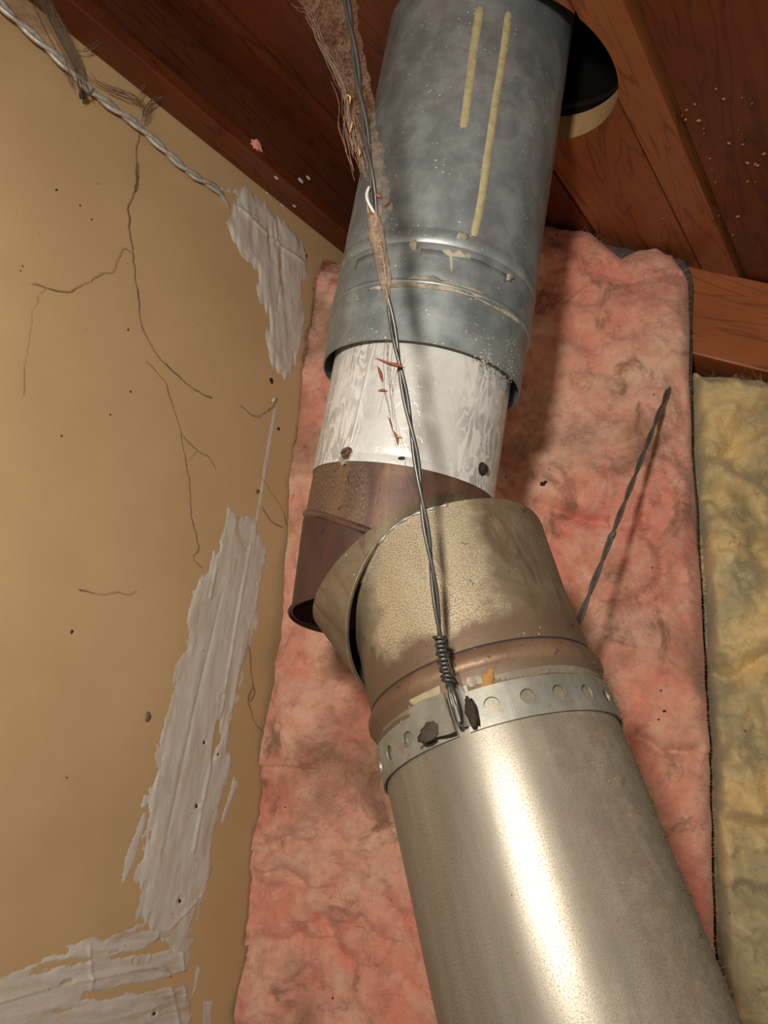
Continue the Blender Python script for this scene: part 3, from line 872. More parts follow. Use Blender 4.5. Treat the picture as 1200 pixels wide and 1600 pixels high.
pinkb = thing('insulation_batt', hit(740, 1640, CN, NB), 'thick pink fiberglass batt filling the back wall behind the pipes', 'insulation')
XL = [(280, 500), (400, 484), (430, 479), (560, 468), (800, 454), (1000, 441), (1200, 406), (1400, 384), (1600, 366), (1720, 352)]
XR = [(280, 1084), (440, 1084), (560, 1083), (700, 1088), (800, 1098), (1000, 1106), (1100, 1112), (1300, 1120), (1450, 1124), (1600, 1135), (1720, 1140)]
YT = [(470, 395), (520, 392), (560, 385), (700, 360), (860, 340), (925, 347), (945, 366), (975, 388), (1000, 372), (1030, 370), (1052, 382), (1068, 402), (1078, 428), (1084, 470)]
o, PINK = fluffy('fiberglass_wool', XL, XR, YT, 1720, .036, MAT['pink'], pinkb, 300, 420, (.012, .0068, .0014, .0012), 5, edge=(.03, .05),
                 folds=[([(845, 790), (900, 806), (960, 815)], 7, .008), ([(990, 940), (1012, 928), (1034, 914)], 8, .008), ([(1000, 1152), (1035, 1176), (1083, 1176)], 7, .009),
                        ([(1006, 811), (1022, 850), (1042, 898)], 7, .005), ([(1012, 702), (1050, 697)], 10, .007), ([(500, 1195), (530, 1230), (565, 1285)], 16, .010),
                        ([(440, 1360), (470, 1385)], 7, .006), ([(500, 1440), (530, 1490), (545, 1505)], 8, .006), ([(560, 1440), (590, 1470)], 6, .005),
                        ([(880, 520), (930, 540), (985, 520)], 10, .005), ([(930, 420), (990, 440), (1050, 420)], 8, .005), ([(470, 1040), (500, 1060)], 8, .005),
                        ([(1058, 600), (1066, 660), (1070, 720)], 8, .006), ([(420, 1330), (450, 1310)], 7, .005), ([(410, 1480), (460, 1470)], 9, .006), ([(600, 1330), (640, 1310)], 8, .005)])
# grey paper facing behind the pink wool, showing as a dark lip at top and right
o, _ = fluffy('paper_facing', [(280, 880), (1720, 880)], [(a_, b_ + (2 if a_ < 600 else -4)) for a_, b_ in XR], [(880, 344), (925, 346), (1000, 352), (1040, 362), (1062, 382), (1078, 410), (1086, 450)], 1000, .012, MAT['paper'], pinkb, 60, 120,
              (.003, .002, .001, .002), 17, wall_clip=False, edge=(.03, .02))
yel = thing('insulation_batt', hit(1200, 1640, CN, NB), 'yellow fiberglass batt under the orange rafter at the right', 'insulation')
o, YELL = fluffy('fiberglass_wool', [(560, 1086), (700, 1090), (1000, 1108), (1300, 1122), (1600, 1137), (1720, 1142)], [(560, 1420), (1720, 1420)],
              [(1080, 566), (1200, 586), (1420, 640)], 1720, .016, MAT['yellow'], yel, 130, 330, (.022, .014, .0020, .003), 29, wall_clip=False, edge=(.05, .02), big=16,
              folds=[([(1150, 700), (1175, 650), (1215, 640)], 12, .014), ([(1110, 770), (1150, 790), (1190, 850)], 9, .010), ([(1195, 850), (1215, 900)], 14, .016), ([(1115, 1050), (1150, 1060), (1200, 1020)], 9, .010),
                     ([(1180, 1120), (1200, 1200), (1210, 1280)], 10, .010), ([(1140, 1290), (1200, 1300)], 9, .007), ([(1160, 1390), (1215, 1420)], 8, .007)])

# ------------------------------------------------------------------ riser: weathered galvanized vent pipe
riser = thing('vent_pipe', P1 + A1 * .16, 'weathered grey galvanized vent pipe rising through the roof hole', 'pipe')
tb = .2235
lathe('body', P1, A1, dense([(.226, RO), (.62, RO)]), MAT['galv'], riser, 144, solid=.0006, wob=.00035, seed=3)
lathe('bead', P1, A1, [(.2165, RO + .0002), (.2180, RO + .0011), (.2205, RO + .0014), (.2235, RO + .0011), (.2252, RO + .0004), (.2275, RO + .0001)], MAT['galv'], riser, 144)
lathe('crimped_band', P1, A1, dense([(.1955, RO + .0006), (.200, RO + .0009), (.2115, RO + .0004), (.2145, RO + .0007), (.2165, RO + .0002)], .002), MAT['galv'], riser, 144, solid=.0006, wob=.0005, seed=9)
lathe('flange', P1, A1, [(.1925, RO - .0002), (.1928, RO + .0012), (.1938, RO + .0018), (.1950, RO + .0014), (.1958, RO + .0006)], MAT['galv'], riser, 144)
lathe('collar', P1, A1, dense([(.1615, RO - .0008), (.165, RO - .0007), (.1925, RO)], .003), MAT['galv'], riser, 144, solid=.0007, wob=.0004, seed=21)

def patch_on_cyl(name, P, a, R, t0, t1, a0, a1, mat, parent, h=.0004, k=8, m=6, jag=0, seed=0):
    """thin sheet lying on a pipe between two axial and two angular bounds, with thickness"""
    th = np.linspace(a0, a1, k); tt = np.linspace(t0, t1, m)
    TH, TT = np.meshgrid(th, tt)
    if jag:
        q = np.stack([TH * 40, TT * 400, TH * 0 + seed], -1)
        w_ = np.zeros_like(TH); w_[:, 0] = w_[:, -1] = 1
        TH = TH + w_ * jag * fbm(q, 3, seed) / R
    e1, e2 = frame(a)
    Dr = np.sin(TH)[..., None] * e1 + np.cos(TH)[..., None] * e2
    top = P + TT[..., None] * a + (R + h) * Dr
    bot = P + TT[..., None] * a + (R - .0002) * Dr
    V = np.vstack([top.reshape(-1, 3), bot.reshape(-1, 3)]); n0 = k * m
    idx = np.arange(n0).reshape(m, k)
    loop = np.concatenate([idx[:, 0][::-1], idx[0, 1:], idx[1:, -1], idx[-1, 1:-1][::-1]])
    side = np.stack([loop, np.roll(loop, -1), n0 + np.roll(loop, -1), n0 + loop], -1)
    fc = np.vstack([grid_faces(m, k), side])
    uv = np.stack([TH * R, TT], -1).reshape(-1, 2)
    o = mesh_obj(name, V, fc, mat, parent, uv=np.vstack([uv, uv]))
    bm = bmesh.new(); bm.from_mesh(o.data); bmesh.ops.recalc_face_normals(bm, faces=bm.faces); bm.to_mesh(o.data); bm.free()
    return o

def strip_on_cyl(name, P, a, R, pts, width, mat, parent, h=.0005, per=8, jag=.0004, seed=1):
    """bead of stuff on a pipe following survey pixels"""
    q = [cylhit(x, y, P, a, R) for x, y in pts]
    T = np.array([c[0] for c in q]); A_ = np.array([c[1] for c in q])
    s = np.linspace(0, len(q) - 1, (len(q) - 1) * per + 1)
    T = np.interp(s, np.arange(len(q)), T); A_ = np.interp(s, np.arange(len(q)), A_)
    p2 = np.stack([A_ * R, T], 1); tg = np.gradient(p2, axis=0); tg /= norm(tg, axis=1)[:, None]
    nn = np.stack([-tg[:, 1], tg[:, 0]], 1)
    off = np.array([-.5, -.46, 0, .46, .5]); hh_ = np.array([-.0002, h * .9, h * .95, h * .9, -.0002])
    w_ = width * np.ones(len(s)); w_[0] *= .6; w_[-1] *= .6
    jg = fbm(np.stack([s * 1.1, s * 0 + seed, s * 0], -1), 3, seed) * jag; jg2 = fbm(np.stack([s * 1.7, s * 0 + seed + 9, s * 0], -1), 3, seed) * jag
    e1, e2 = frame(a); V = []
    for i in range(len(s)):
        for k, (o_, z_) in enumerate(zip(off, hh_)):
            uvp = p2[i] + nn[i] * (o_ * w_[i] + (jg[i] if o_ < 0 else jg2[i]))
            th = uvp[0] / R
            V.append(P + a * uvp[1] + (R + z_) * (math.sin(th) * e1 + math.cos(th) * e2))
    o = mesh_obj(name, np.array(V), grid_faces(len(s), 5), mat, parent)
    return o

for pts in ([(750, 12), (741, 70), (733, 135), (724, 200)], [(795, 20), (786, 90), (774, 160), (764, 230), (754, 300), (741, 370)]):
    strip_on_cyl('sealant_stripe', P1, A1, RO + .0004, pts, .0047, MAT['stripe'], riser, .0005, 12, .00022, len(pts))
# folded tabs and lock seams pressed into the crimped band
for (xa, xb) in ((655, 700), (706, 790), (560, 600)):
    a0 = cylhit(xa, 410, P1, A1, RO)[1]; a1_ = cylhit(xb, 425, P1, A1, RO)[1]
    patch_on_cyl('crimp_tab', P1, A1, RO + .0006, .1985, .2125, a0, a1_, MAT['galv'], riser, .0006, 12, 5)
for pts, w_ in (([(612, 440), (630, 438), (650, 434), (670, 437), (690, 440), (720, 448), (745, 458), (770, 468)], .0034), ([(690, 392), (705, 395), (722, 398), (735, 402)], .0026),
                ([(575, 455), (600, 448), (640, 445), (700, 452), (760, 472), (812, 505)], .0016), ([(706, 398), (703, 440)], .0010)):
    strip_on_cyl('crust_line', P1, A1, RO + .0010, pts, w_, MAT['crust'], riser, .0005, 14, .0022, int(w_ * 1e5))
for pts in ([(640, 383), (652, 384)], [(715, 366), (730, 372)], [(797, 430), (795, 440)]):
    strip_on_cyl('crust_lump', P1, A1, RO + .0012, pts, .004, MAT['crust'], riser, .0012, 10, .002, pts[0][0])

# white flecks of mineral on the riser: uncountable specks
def flecks(name, P, a, R, n_, trange, arange, mat, parent, size=(.0003, .0009), seed=1, clump=None):
    rng = np.random.default_rng(seed); Vs, Fs = [], []
    e1, e2 = frame(a); off = 0
    for i in range(n_):
        if clump is not None and rng.random() < .7:
            ct, ca, sp = clump[rng.integers(len(clump))]; t = ct + rng.normal() * sp; th = ca + rng.normal() * sp / R
        else:
            t = rng.uniform(*trange); th = rng.uniform(*arange)
        s = rng.uniform(*size); el = rng.uniform(.5, 2.2); rot = rng.uniform(0, math.pi)
        d = math.sin(th) * e1 + math.cos(th) * e2; tg = math.cos(th) * e1 - math.sin(th) * e2
        c = P + a * t + R * d
        x_ = math.cos(rot) * tg + math.sin(rot) * a; y_ = -math.sin(rot) * tg + math.cos(rot) * a
        q = [c + x_ * s * el - d * 1e-4, c + y_ * s - d * 1e-4, c - x_ * s * el - d * 1e-4, c - y_ * s - d * 1e-4, c + d * s * .7]
        Vs += q; Fs += [[off + 0, off + 1, off + 4], [off + 1, off + 2, off + 4], [off + 2, off + 3, off + 4], [off + 3, off + 0, off + 4]]; off += 5
    o = mesh_obj(name, np.array(Vs), np.array(Fs), mat, parent, smooth=False)
    o['kind'] = 'stuff'
    return o
flecks('mineral_specks', P1, A1, RO + .0002, 900, (.23, .42), (-1.2, 1.2), MAT['white'], riser, (.0002, .0007), 5,
       clump=[cylhit(x, y, P1, A1, RO) + (.006,) for x, y in ((718, 110), (735, 60), (728, 160), (620, 330), (630, 110), (820, 250), (760, 190), (780, 110), (745, 330), (770, 180), (560, 360), (600, 190))])
flecks('mineral_specks', P1, A1, RO + .0001, 380, (.163, .19), (-1.3, 1.3), MAT['crust'], riser, (.0002, .0007), 6,
       clump=[cylhit(x, y, P1, A1, RO) + (.004,) for x, y in ((760, 560), (790, 580), (740, 500), (800, 540), (700, 480))])
flecks('grime_specks', P1, A1, RO, 60, (.23, .42), (-1.2, 1.2), MAT['dark'], riser, (.0003, .0010), 8,
       clump=[cylhit(x, y, P1, A1, RO) + (.004,) for x, y in ((822, 250), (828, 270), (815, 262))])

# ------------------------------------------------------------------ white pipe
wp = thing('vent_pipe', P1 + A1 * .097, 'short glossy white pipe with dried drips between riser and elbow', 'pipe')
lathe('body', P1, A1, dense([(.0978, RI), (.1015, RI + .00005), (.1022, RI - .0002), (.1029, RI + .00005), (.21, RI)], .004), MAT['white'], wp, 144, solid=.0006, wob=.0002, seed=31)
strip_on_cyl('lock_seam', P1, A1, RI + .0001, [(588, 528), (575, 580), (562, 635), (549, 692)], .0016, MAT['white'], wp, .0008, 10, .0001, 3)
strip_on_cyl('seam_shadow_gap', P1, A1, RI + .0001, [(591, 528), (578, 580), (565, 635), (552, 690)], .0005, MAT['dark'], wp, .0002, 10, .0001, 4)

def screw(x, y, P, a, R, parent, r=.0037, mat='screw'):
    t, th = cylhit(x, y, P, a, R)
    e1, e2 = frame(a); d = math.sin(th) * e1 + math.cos(th) * e2; tg = math.cos(th) * e1 - math.sin(th) * e2
    c = P + a * t + R * d
    V, Fs = [], []
    def ringv(rr, z, k, ph=0):
        s0 = len(V)
        for i in range(k):
            an = 2 * math.pi * i / k + ph
            V.append(c + d * z + rr * (math.cos(an) * tg + math.sin(an) * a))
        return list(range(s0, s0 + k))
    k = 18
    rs = [ringv(r, -.0004, k), ringv(r, .0006, k), ringv(r * .82, .0010, k)]
    for A_, B_ in zip(rs[:-1], rs[1:]):
        for i in range(k): Fs.append([A_[i], A_[(i + 1) % k], B_[(i + 1) % k], B_[i]])
    Fs.append(rs[-1])
    hx = [ringv(r * .72, .0006, 6, .4), ringv(r * .72, .0026, 6, .4), ringv(r * .6, .0031, 6, .4)]
    for A_, B_ in zip(hx[:-1], hx[1:]):
        for i in range(6): Fs.append([A_[i], A_[(i + 1) % 6], B_[(i + 1) % 6], B_[i]])
    Fs.append(hx[-1])
    o = mesh_obj('screw', np.array(V), Fs, MAT[mat], parent, smooth=False)
    # driver slot
    q = c + d * .00312
    ax_ = nrm(tg * .9 + a * .35); bx_ = np.cross(d, ax_)
    Vs = [q + ax_ * sx * r * .55 + bx_ * sy * r * .12 + d * z for z in (-.0002, .0001) for sx, sy in ((-1, -1), (1, -1), (1, 1), (-1, 1))]
    mesh_obj('slot', np.array(Vs), [[0, 1, 2, 3], [4, 5, 6, 7], [0, 1, 5, 4], [1, 2, 6, 5], [2, 3, 7, 6], [3, 0, 4, 7]], MAT['dark'], o, smooth=False)
    return o
screw(543, 709, P1, A1, RI, wp)
screw(752, 733, P1, A1, RI, wp, mat='dark')
strip_on_cyl('rivet_scrap', P1, A1, RI, [(622, 717), (633, 717)], .002, MAT['dark'], wp, .0012, 4, .0006, 12)
strip_on_cyl('crust_lump', P1, A1, RI, [(534, 715), (541, 726)], .0030, MAT['crust'], wp, .0015, 6, .0012, 13)

# ------------------------------------------------------------------ elbow
el = thing('pipe_elbow', P4 + A4 * .10, 'rusty swivel elbow of four gores gaping open between white pipe and duct', 'elbow')
K = 120
TH = np.linspace(-math.pi, math.pi, K, endpoint=False)
e1u, e2u = frame(A1)
def ring_on(P, a, R, tfun):
    e1, e2 = frame(a)
    t = np.array([tfun(x) for x in TH]); R_ = np.array([R(x) if callable(R) else R for x in TH])
    return P + t[:, None] * a + R_[:, None] * (np.sin(TH)[:, None] * e1 + np.cos(TH)[:, None] * e2)
seam = lambda x: .0633 + .012 * math.cos(x - math.radians(-110))
RG = .0500
g1 = loft('gore', [ring_on(P1, A1, RG, lambda x: .125), ring_on(P1, A1, RG, lambda x: seam(x) + .002), ring_on(P1, A1, RG + .0013, lambda x: seam(x) + .0008), ring_on(P1, A1, RG + .0016, lambda x: seam(x) - .0006),
                   ring_on(P1, A1, RG + .0004, lambda x: seam(x) - .0016)], MAT['rust'], el, solid=.0006, uvs=(.05, .06))
g1['label'] = 'brown rusty top gore with a raised bead'
C2, N2 = np.array([0.00113639, -0.05618241, 0.40181205]), nrm([0.01195053, 0.92488719, 0.38005378])
r2 = circle(C2, N2, .0505, K); r2b = circle(C2 + N2 * .004, N2, .0505, K); r2c = circle(C2 - N2 * .0012, N2, .0518, K); r2d = circle(C2 - N2 * .0004, N2, .0526, K)
g2 = loft('gore', [ring_on(P1, A1, RG + .0002, lambda x: seam(x) - .0012), ring_on(P1, A1, RG + .0006, lambda x: seam(x) - .004), r2b, r2, r2d, r2c], MAT['rust2'], el, solid=.0007, uvs=(.05, .06))
g2['label'] = 'dark brown second gore with an open flared end'
C3, N3 = np.array([0.02463183, -0.04786696, 0.3640751]), nrm([-0.60325046, 0.17764265, 0.77751654])
C3u, N3u = np.array([0.00724926, -0.02836802, 0.38714728]), nrm([-0.55457989, 0.68429033, 0.47348484])
def aligned(ref, ring):
    best = min(range(len(ring)), key=lambda s: ((np.roll(ring, -s, 0) - ref) ** 2).sum())
    best2 = min(range(len(ring)), key=lambda s: ((np.roll(ring[::-1], -s, 0) - ref) ** 2).sum())
    a_, b_ = np.roll(ring, -best, 0), np.roll(ring[::-1], -best2, 0)
    return a_ if ((a_ - ref) ** 2).sum() < ((b_ - ref) ** 2).sum() else b_
l0 = circle(C3, N3, .0520, K); l1 = circle(C3 + N3 * .0022, N3, .0512, K)
l00 = circle(C3 - N3 * .0004, N3, .0527, K)
u0 = aligned(l1, circle(C3u, N3u, .0515, K))
g3 = loft('gore', [circle(C3, N3, .0508, K), l00, l0, l1, u0], MAT['elbow'], el, solid=.0007, uvs=(.05, .04), uv0=(.3, .15))
g3['label'] = 'tan third gore twisted open at the left'
# lower gore follows the duct axis, cut on the slant at its top
tab = [(-180, .134), (-140, .128), (-105, .138), (-88, .146), (-72, .153), (-63, .160), (-54, .1667), (-44, .1728), (-34, .1785), (-22, .1815), (-10, .1830), (7, .1838), (29, .1846), (46, .1850), (62, .1850), (78, .1835), (95, .176), (130, .156), (180, .134)]
ta = np.array(tab, float)
def top4(x): return float(np.interp(math.degrees(x), ta[:, 0], ta[:, 1]))
def r4(x): return RI - .0004 + .0016 * max(0, math.cos(x - math.radians(75))) ** 2
e_lo = .1165
bd = .1135
g4 = loft('gore', [ring_on(P4, A4, RI - .0003, lambda x: bd), ring_on(P4, A4, lambda x: RI - .0003, lambda x: bd + .5 * (top4(x) - bd)), ring_on(P4, A4, r4, lambda x: top4(x) - .002), ring_on(P4, A4, lambda x: r4(x) + .0002, top4)],
          MAT['elbow'], el, solid=.0007, sub=10, uvs=(.05, .06))
# uv of the lower gore: angle x axial position, so wear can sit on its face
lay = g4.data.uv_layers[0]
o_ = ORIG[g4.name]
e1d, e2d = frame(A4)
vw = np.empty(len(g4.data.vertices) * 3, np.float32); g4.data.vertices.foreach_get('co', vw); vw = vw.reshape(-1, 3) + o_ - CAM
vc = vw @ M - P4
uvv = np.stack([np.arctan2(vc @ e1d, vc @ e2d) * .05, vc @ A4], 1)
vi = np.empty(len(g4.data.loops), np.int32); g4.data.loops.foreach_get('vertex_index', vi)
lay.data.foreach_set('uv', uvv[vi].astype(np.float32).ravel())
g4['label'] = 'speckled tan lower gore with a worn shiny patch'
# swaged cuff below the gore
cuff = lathe('cuff', P4, A4, dense([(.0955, RI + .0007), (.1010, RI + .0006), (.1028, RI + .0012), (.1062, RI + .0026), (.1092, RI + .0026), (.1120, RI + .0014), (.1140, RI + .0002), (.1143, RI - .0004)], .001), MAT['elbow'], el, 144, wob=.0002, seed=5)
cuff['label'] = 'dusty swaged cuff under the lower gore'
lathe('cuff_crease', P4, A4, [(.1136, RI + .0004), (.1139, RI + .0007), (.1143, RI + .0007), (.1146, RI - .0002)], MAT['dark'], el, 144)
rb = lathe('rolled_bead', P4, A4, dense([(.1040, RI + .0016), (.1055, RI + .0024), (.1066, RI + .0031), (.1090, RI + .0031), (.1112, RI + .0022), (.1130, RI + .0010), (.1137, RI + .0002)], .0008), MAT['bead'], el, 144, wob=.0002, seed=5)
rb['label'] = 'rust tinted rolled bead'
strip_on_cyl('paint_splash', P4, A4, RI + .0012, [(733, 1072), (742, 1062), (752, 1058)], .0042, MAT['crust'], el, .0004, 8, .0020, 61)
strip_on_cyl('rust_bloom', P4, A4, RI + .0013, [(757, 1078), (762, 1062), (768, 1046)], .0032, MAT['bloom'], el, .0005, 10, .0020, 63)
strip_on_cyl('paint_splash', P4, A4, RI + .0012, [(640, 1094), (662, 1086), (688, 1078)], .0052, MAT['crust_pale'], el, .0003, 8, .0016, 65)
# rim where the third gore wraps the lower gore, its highlight put in as bright steel
pth = []
for x, y in [(564, 912), (575, 882), (592, 850), (615, 824), (640, 808), (668, 797), (700, 789)]:
    t, th = cylhit(x, y, P4, A4, RI + .0006)
    pth.append(cylpt(P4, A4, t, th, RI + .0006))
pth, _s = resample(smooth_path(pth, 8), .0015)
o = tube('highlight_edge', pth, .0009 + .0003 * np.sin(_s * 900), MAT['strap'], el, 6)
o['label'] = 'rim with its highlight put in as bright steel'
flecks('rust_specks', P4, A4, RI - .0002, 240, (.12, .18), (-1.2, 1.2), MAT['dark'], el, (.0003, .0010), 15,
       clump=[cylhit(x, y, P4, A4, RI) + (.004,) for x, y in ((650, 850), (625, 860), (760, 820), (800, 845), (780, 835), (840, 850), (700, 830), (830, 870))])

# ------------------------------------------------------------------ sloping duct
du = thing('duct_pipe', P4 - A4 * .25, 'shiny dusty galvanized duct sloping up from the bottom of the frame', 'pipe')
lathe('body', P4, A4, dense([(-.30, RI), (.110, RI)], .004), MAT['duct'], du, 180, solid=.0006, wob=.00018, seed=41)
strip_on_cyl('lock_seam', P4, A4, RI, [(736, 1290), (752, 1380), (772, 1470), (801, 1598), (830, 1720)], .0006, MAT['duct'], du, .0003, 20, .0001, 3)
strip_on_cyl('dirt_streak', P4, A4, RI, [(874, 1130), (892, 1160), (920, 1195), (945, 1225), (975, 1262), (1005, 1290), (1024, 1330), (1045, 1385)], .0011, MAT['dust'], du, .0004, 14, .0016, 5)
flecks('dust_flecks', P4, A4, RI, 500, (-.06, .09), (.25, 1.5), MAT['chip'], du, (.0002, .0006), 25)
flecks('grime_specks', P4, A4, RI, 90, (-.06, .08), (-1.2, 1.3), MAT['dust'], du, (.0004, .0012), 26)
strip_on_cyl('grime_spot', P4, A4, RI, [(640, 1244), (640, 1254)], .0016, MAT['dark'], du, .0003, 4, .0004, 8)
strip_on_cyl('grime_spot', P4, A4, RI, [(706, 1404), (708, 1420)], .0020, MAT['dust'], du, .0003, 4, .0008, 9)

# ------------------------------------------------------------------ perforated hanger strap
sp = thing('hanger_strap', cylpt(P4, A4, .082, 0, RI), 'perforated zinc strap clamped around the duct below the elbow', 'strap')
T0, T1 = .0822, .0972
def holed_band(name, a0, a1, holes, R, parent, t0=T0, t1=T1, hr=.0031):
    """sheet band with real round holes; holes are angles"""
    V, uv, Fs = [], [], []
    e1, e2 = frame(A4)
    def add(th, t, rr=R):
        V.append(P4 + A4 * t + rr * (math.sin(th) * e1 + math.cos(th) * e2)); uv.append((th * R, t)); return len(V) - 1
    hw = .0075 / R
    segs = []; cur = a0
    for h in sorted(holes):
        if h - hw > cur: segs.append(('p', cur, h - hw))
        segs.append(('h', h - hw, h + hw)); cur = h + hw
    if cur < a1: segs.append(('p', cur, a1))
    tc_ = (t0 + t1) / 2
    for kind, x0, x1 in segs:
        if kind == 'p':
            k = max(1, int((x1 - x0) / .06)); ths = np.linspace(x0, x1, k + 1)
            rows = [[add(th, t) for th in ths] for t in (t0, t0 + .0012, tc_, t1 - .0012, t1)]
            for r0, r1 in zip(rows[:-1], rows[1:]):
                for i in range(k): Fs.append([r0[i], r0[i + 1], r1[i + 1], r1[i]])
        else:
            n_ = 24; xc = (x0 + x1) / 2; inner, outer = [], []
            for i in range(n_):
                an = 2 * math.pi * i / n_
                c_, s_ = math.cos(an), math.sin(an)
                inner.append(add(xc + hr * c_ / R, tc_ + hr * s_))
                m_ = max(abs(c_), abs(s_))
                outer.append(add(xc + hw * c_ / m_, tc_ + (t1 - t0) / 2 * s_ / m_))
            for i in range(n_):
                j = (i + 1) % n_
                Fs.append([inner[i], outer[i], outer[j], inner[j]])
    o = mesh_obj(name, np.array(V), Fs, MAT['strap'], parent, uv=np.array(uv))
    bm = bmesh.new(); bm.from_mesh(o.data); bmesh.ops.remove_doubles(bm, verts=bm.verts, dist=2e-5); bmesh.ops.recalc_face_normals(bm, faces=bm.faces); bm.to_mesh(o.data); bm.free()
    c0 = o.data.polygons[0]
    cw = np.array(c0.center) + ORIG[o.name] - CAM; cc = cw @ M - P4; cc = cc - A4 * (cc @ A4)
    if (np.array(c0.normal) @ M) @ cc < 0: o.data.flip_normals()
    md = o.modifiers.new('thickness', 'SOLIDIFY'); md.thickness = .0009; md.offset = -1
    md = o.modifiers.new('crisp', 'EDGE_SPLIT'); md.split_angle = math.radians(40)
    return o
RS_ = RI + .0020
D2R = math.radians
holesR = [D2R(x) for x in (-1.8, 13.7, 28.5, 44.3, 61, 78, 95)]
holesL = [D2R(x) for x in (-43.6, -59.3, -75.4, -92, -108)]
holed_band('band', D2R(-13.5), D2R(180), holesR, RS_, sp)
holed_band('band', D2R(-180), D2R(-18.5), holesL, RS_, sp)

def sheet(name, pts_grid, mat, parent, th=.0009):
    G = np.array(pts_grid); nr, nc = G.shape[:2]
    o = mesh_obj(name, G.reshape(-1, 3), grid_faces(nr, nc), mat, parent)
    md = o.modifiers.new('thickness', 'SOLIDIFY'); md.thickness = th; md.offset = 0
    md = o.modifiers.new('crisp', 'EDGE_SPLIT'); md.split_angle = math.radians(40)
    return o
# left end folded over itself, lifting off the pipe
rows = []
for t in np.linspace(T0 + .0012, T1 + .0012, 6):
    row = []
    for i, thd in enumerate(np.linspace(-36, -17.5, 9)):
        lift = .0015 + .0045 * (i / 8) ** 1.6 + .0012 * (t - T0) / .015
        row.append(cylpt(P4, A4, t + .001 * math.sin(i * .6), D2R(thd), RS_ + lift))
    rows.append(row)
o = sheet('folded_end', rows, MAT['strap'], sp); o['label'] = 'folded left end of the strap lifting off the duct'
# right end bent outwards into an upright ear
rows = []
for t in np.linspace(T0 + .002, T1 + .0025, 6):
    row = []
    for i, (thd, lift) in enumerate([(-9.5, 0.0), (-12.5, .0002), (-14.6, .0018), (-15.4, .0045), (-15.2, .0075), (-14.2, .0095)]):
        row.append(cylpt(P4, A4, t, D2R(thd), RS_ + lift))
    rows.append(row)
o = sheet('bent_ear', rows, MAT['strap'], sp); o['label'] = 'upturned right ear of the strap'
# grimy lump of bolt head and nut beside the ear
c_ = cylpt(P4, A4, .0885, D2R(-10.2), RS_ + .0026)
V = []; k = 10
ax3 = [nrm(np.cross(A4, c_ - P4 - A4 * .0885)), A4, nrm(c_ - P4 - A4 * .0885)]
def blob(c, rx, ry, rz, ax, seed, amt=.28, nu=18, nv=12):
    u = np.linspace(0, 2 * math.pi, nu, endpoint=False); v = np.linspace(.02, math.pi - .02, nv)
    U, Vv = np.meshgrid(u, v)
    d = np.stack([np.cos(U) * np.sin(Vv), np.sin(U) * np.sin(Vv), np.cos(Vv)], -1)
    r = 1 + amt * fbm(d * 2.4 + seed, 3, seed)
    q = d * r[..., None] * np.array([rx, ry, rz])
    P = c + q[..., :1] * ax[0] + q[..., 1:2] * ax[1] + q[..., 2:] * ax[2]
    fc = grid_faces(nv, nu, wrap=True)
    return P.reshape(-1, 3), fc
Vb, fb = blob(c_, .0024, .0058, .0026, ax3, 3, .5)
o = mesh_obj('bolt_head', Vb, fb, MAT['dark'], sp); o['label'] = 'grimy bolt head beside the ear'
c_ = cylpt(P4, A4, .0868, D2R(-28), RS_ + .0035)
ax3 = [nrm(np.cross(A4, c_ - P4 - A4 * .0868)), A4, nrm(c_ - P4 - A4 * .0868)]
Vb, fb = blob(c_, .0058, .0034, .0014, ax3, 7, .9)
o = mesh_obj('dirt_clump', Vb, fb, MAT['grime'], sp)
# fluff caught on the right edge of strap and cuff
fz, rz_ = [], []
for i in range(260):
    t = RNG.uniform(-.03, .118); thd = RNG.uniform(58, 96)
    p0 = cylpt(P4, A4, t, D2R(thd), RI + .0008 + (.0012 if t > .08 else 0))
    d = nrm(p0 - P4 - A4 * t); dd = nrm(d + .8 * RNG.normal(size=3))
    L = RNG.uniform(.0008, .0030)
    fz.append(np.array([p0 - d * .0006, p0 + dd * L * .5, p0 + nrm(dd + .8 * RNG.normal(size=3)) * L])); rz_.append(.00010)
many_tubes('dust_fluff', fz, rz_, MAT['dust'], du, 3, 'stuff')

# ------------------------------------------------------------------ twisted hanger wires
def twisted(name, pts, r_strand, pitch, mat, parent, n_=2, twist_r=None, sides=7, wob=0):
    path, s = resample(smooth_path(pts, 12), .0016)
    if wob:
        path = path + wob * np.stack([fbm(np.stack([s * 60, s * 0 + k, s * 0], -1), 3, 50 + k) for k in range(3)], 1)
    T = np.gradient(path, axis=0); T /= norm(T, axis=1)[:, None]
    U = np.cross(T, np.array([0, 0, 1.0])); U /= norm(U, axis=1)[:, None]; Vv = np.cross(T, U)
    tr = twist_r or r_strand * .95
    for k in range(n_):
        ph = 2 * math.pi * (s / pitch) + 2 * math.pi * k / n_
        tube('strand', path + tr * (np.cos(ph)[:, None] * U + np.sin(ph)[:, None] * Vv), r_strand, mat, parent, sides)
    return path

PXW = [(528, -110, .292), (534, -50, .291), (541, 0, .290), (551, 60, .289), (560, 130, .288), (571, 200, .287), (580, 270, .286), (588, 350, .286), (600, 430, .286), (612, 500, .286), (624, 570, .285),
       (637, 640, .285), (650, 715, .284), (660, 790, .283), (671, 860, .282), (680, 930, .281), (688, 998, .280), (695, 1040, .279), (703, 1072, .2775)]
hw_ = thing('hanger_wire', ray(703, 1072) * .2775, 'long twisted wire hanging in front of the pipes, tied to the strap', 'wire')
wp_ = [ray(x, y) * z for x, y, z in PXW]
_d = nrm(wp_[0] - wp_[3])                                 # carry the wire on up to where it is stapled under the boards
wp_ = [wp_[0] + _d * (((HC + NR * .001 - wp_[0]) @ NR) / (_d @ NR))] + wp_
twisted('strand', wp_, .00078, .052, MAT['wire'], hw_, 2)
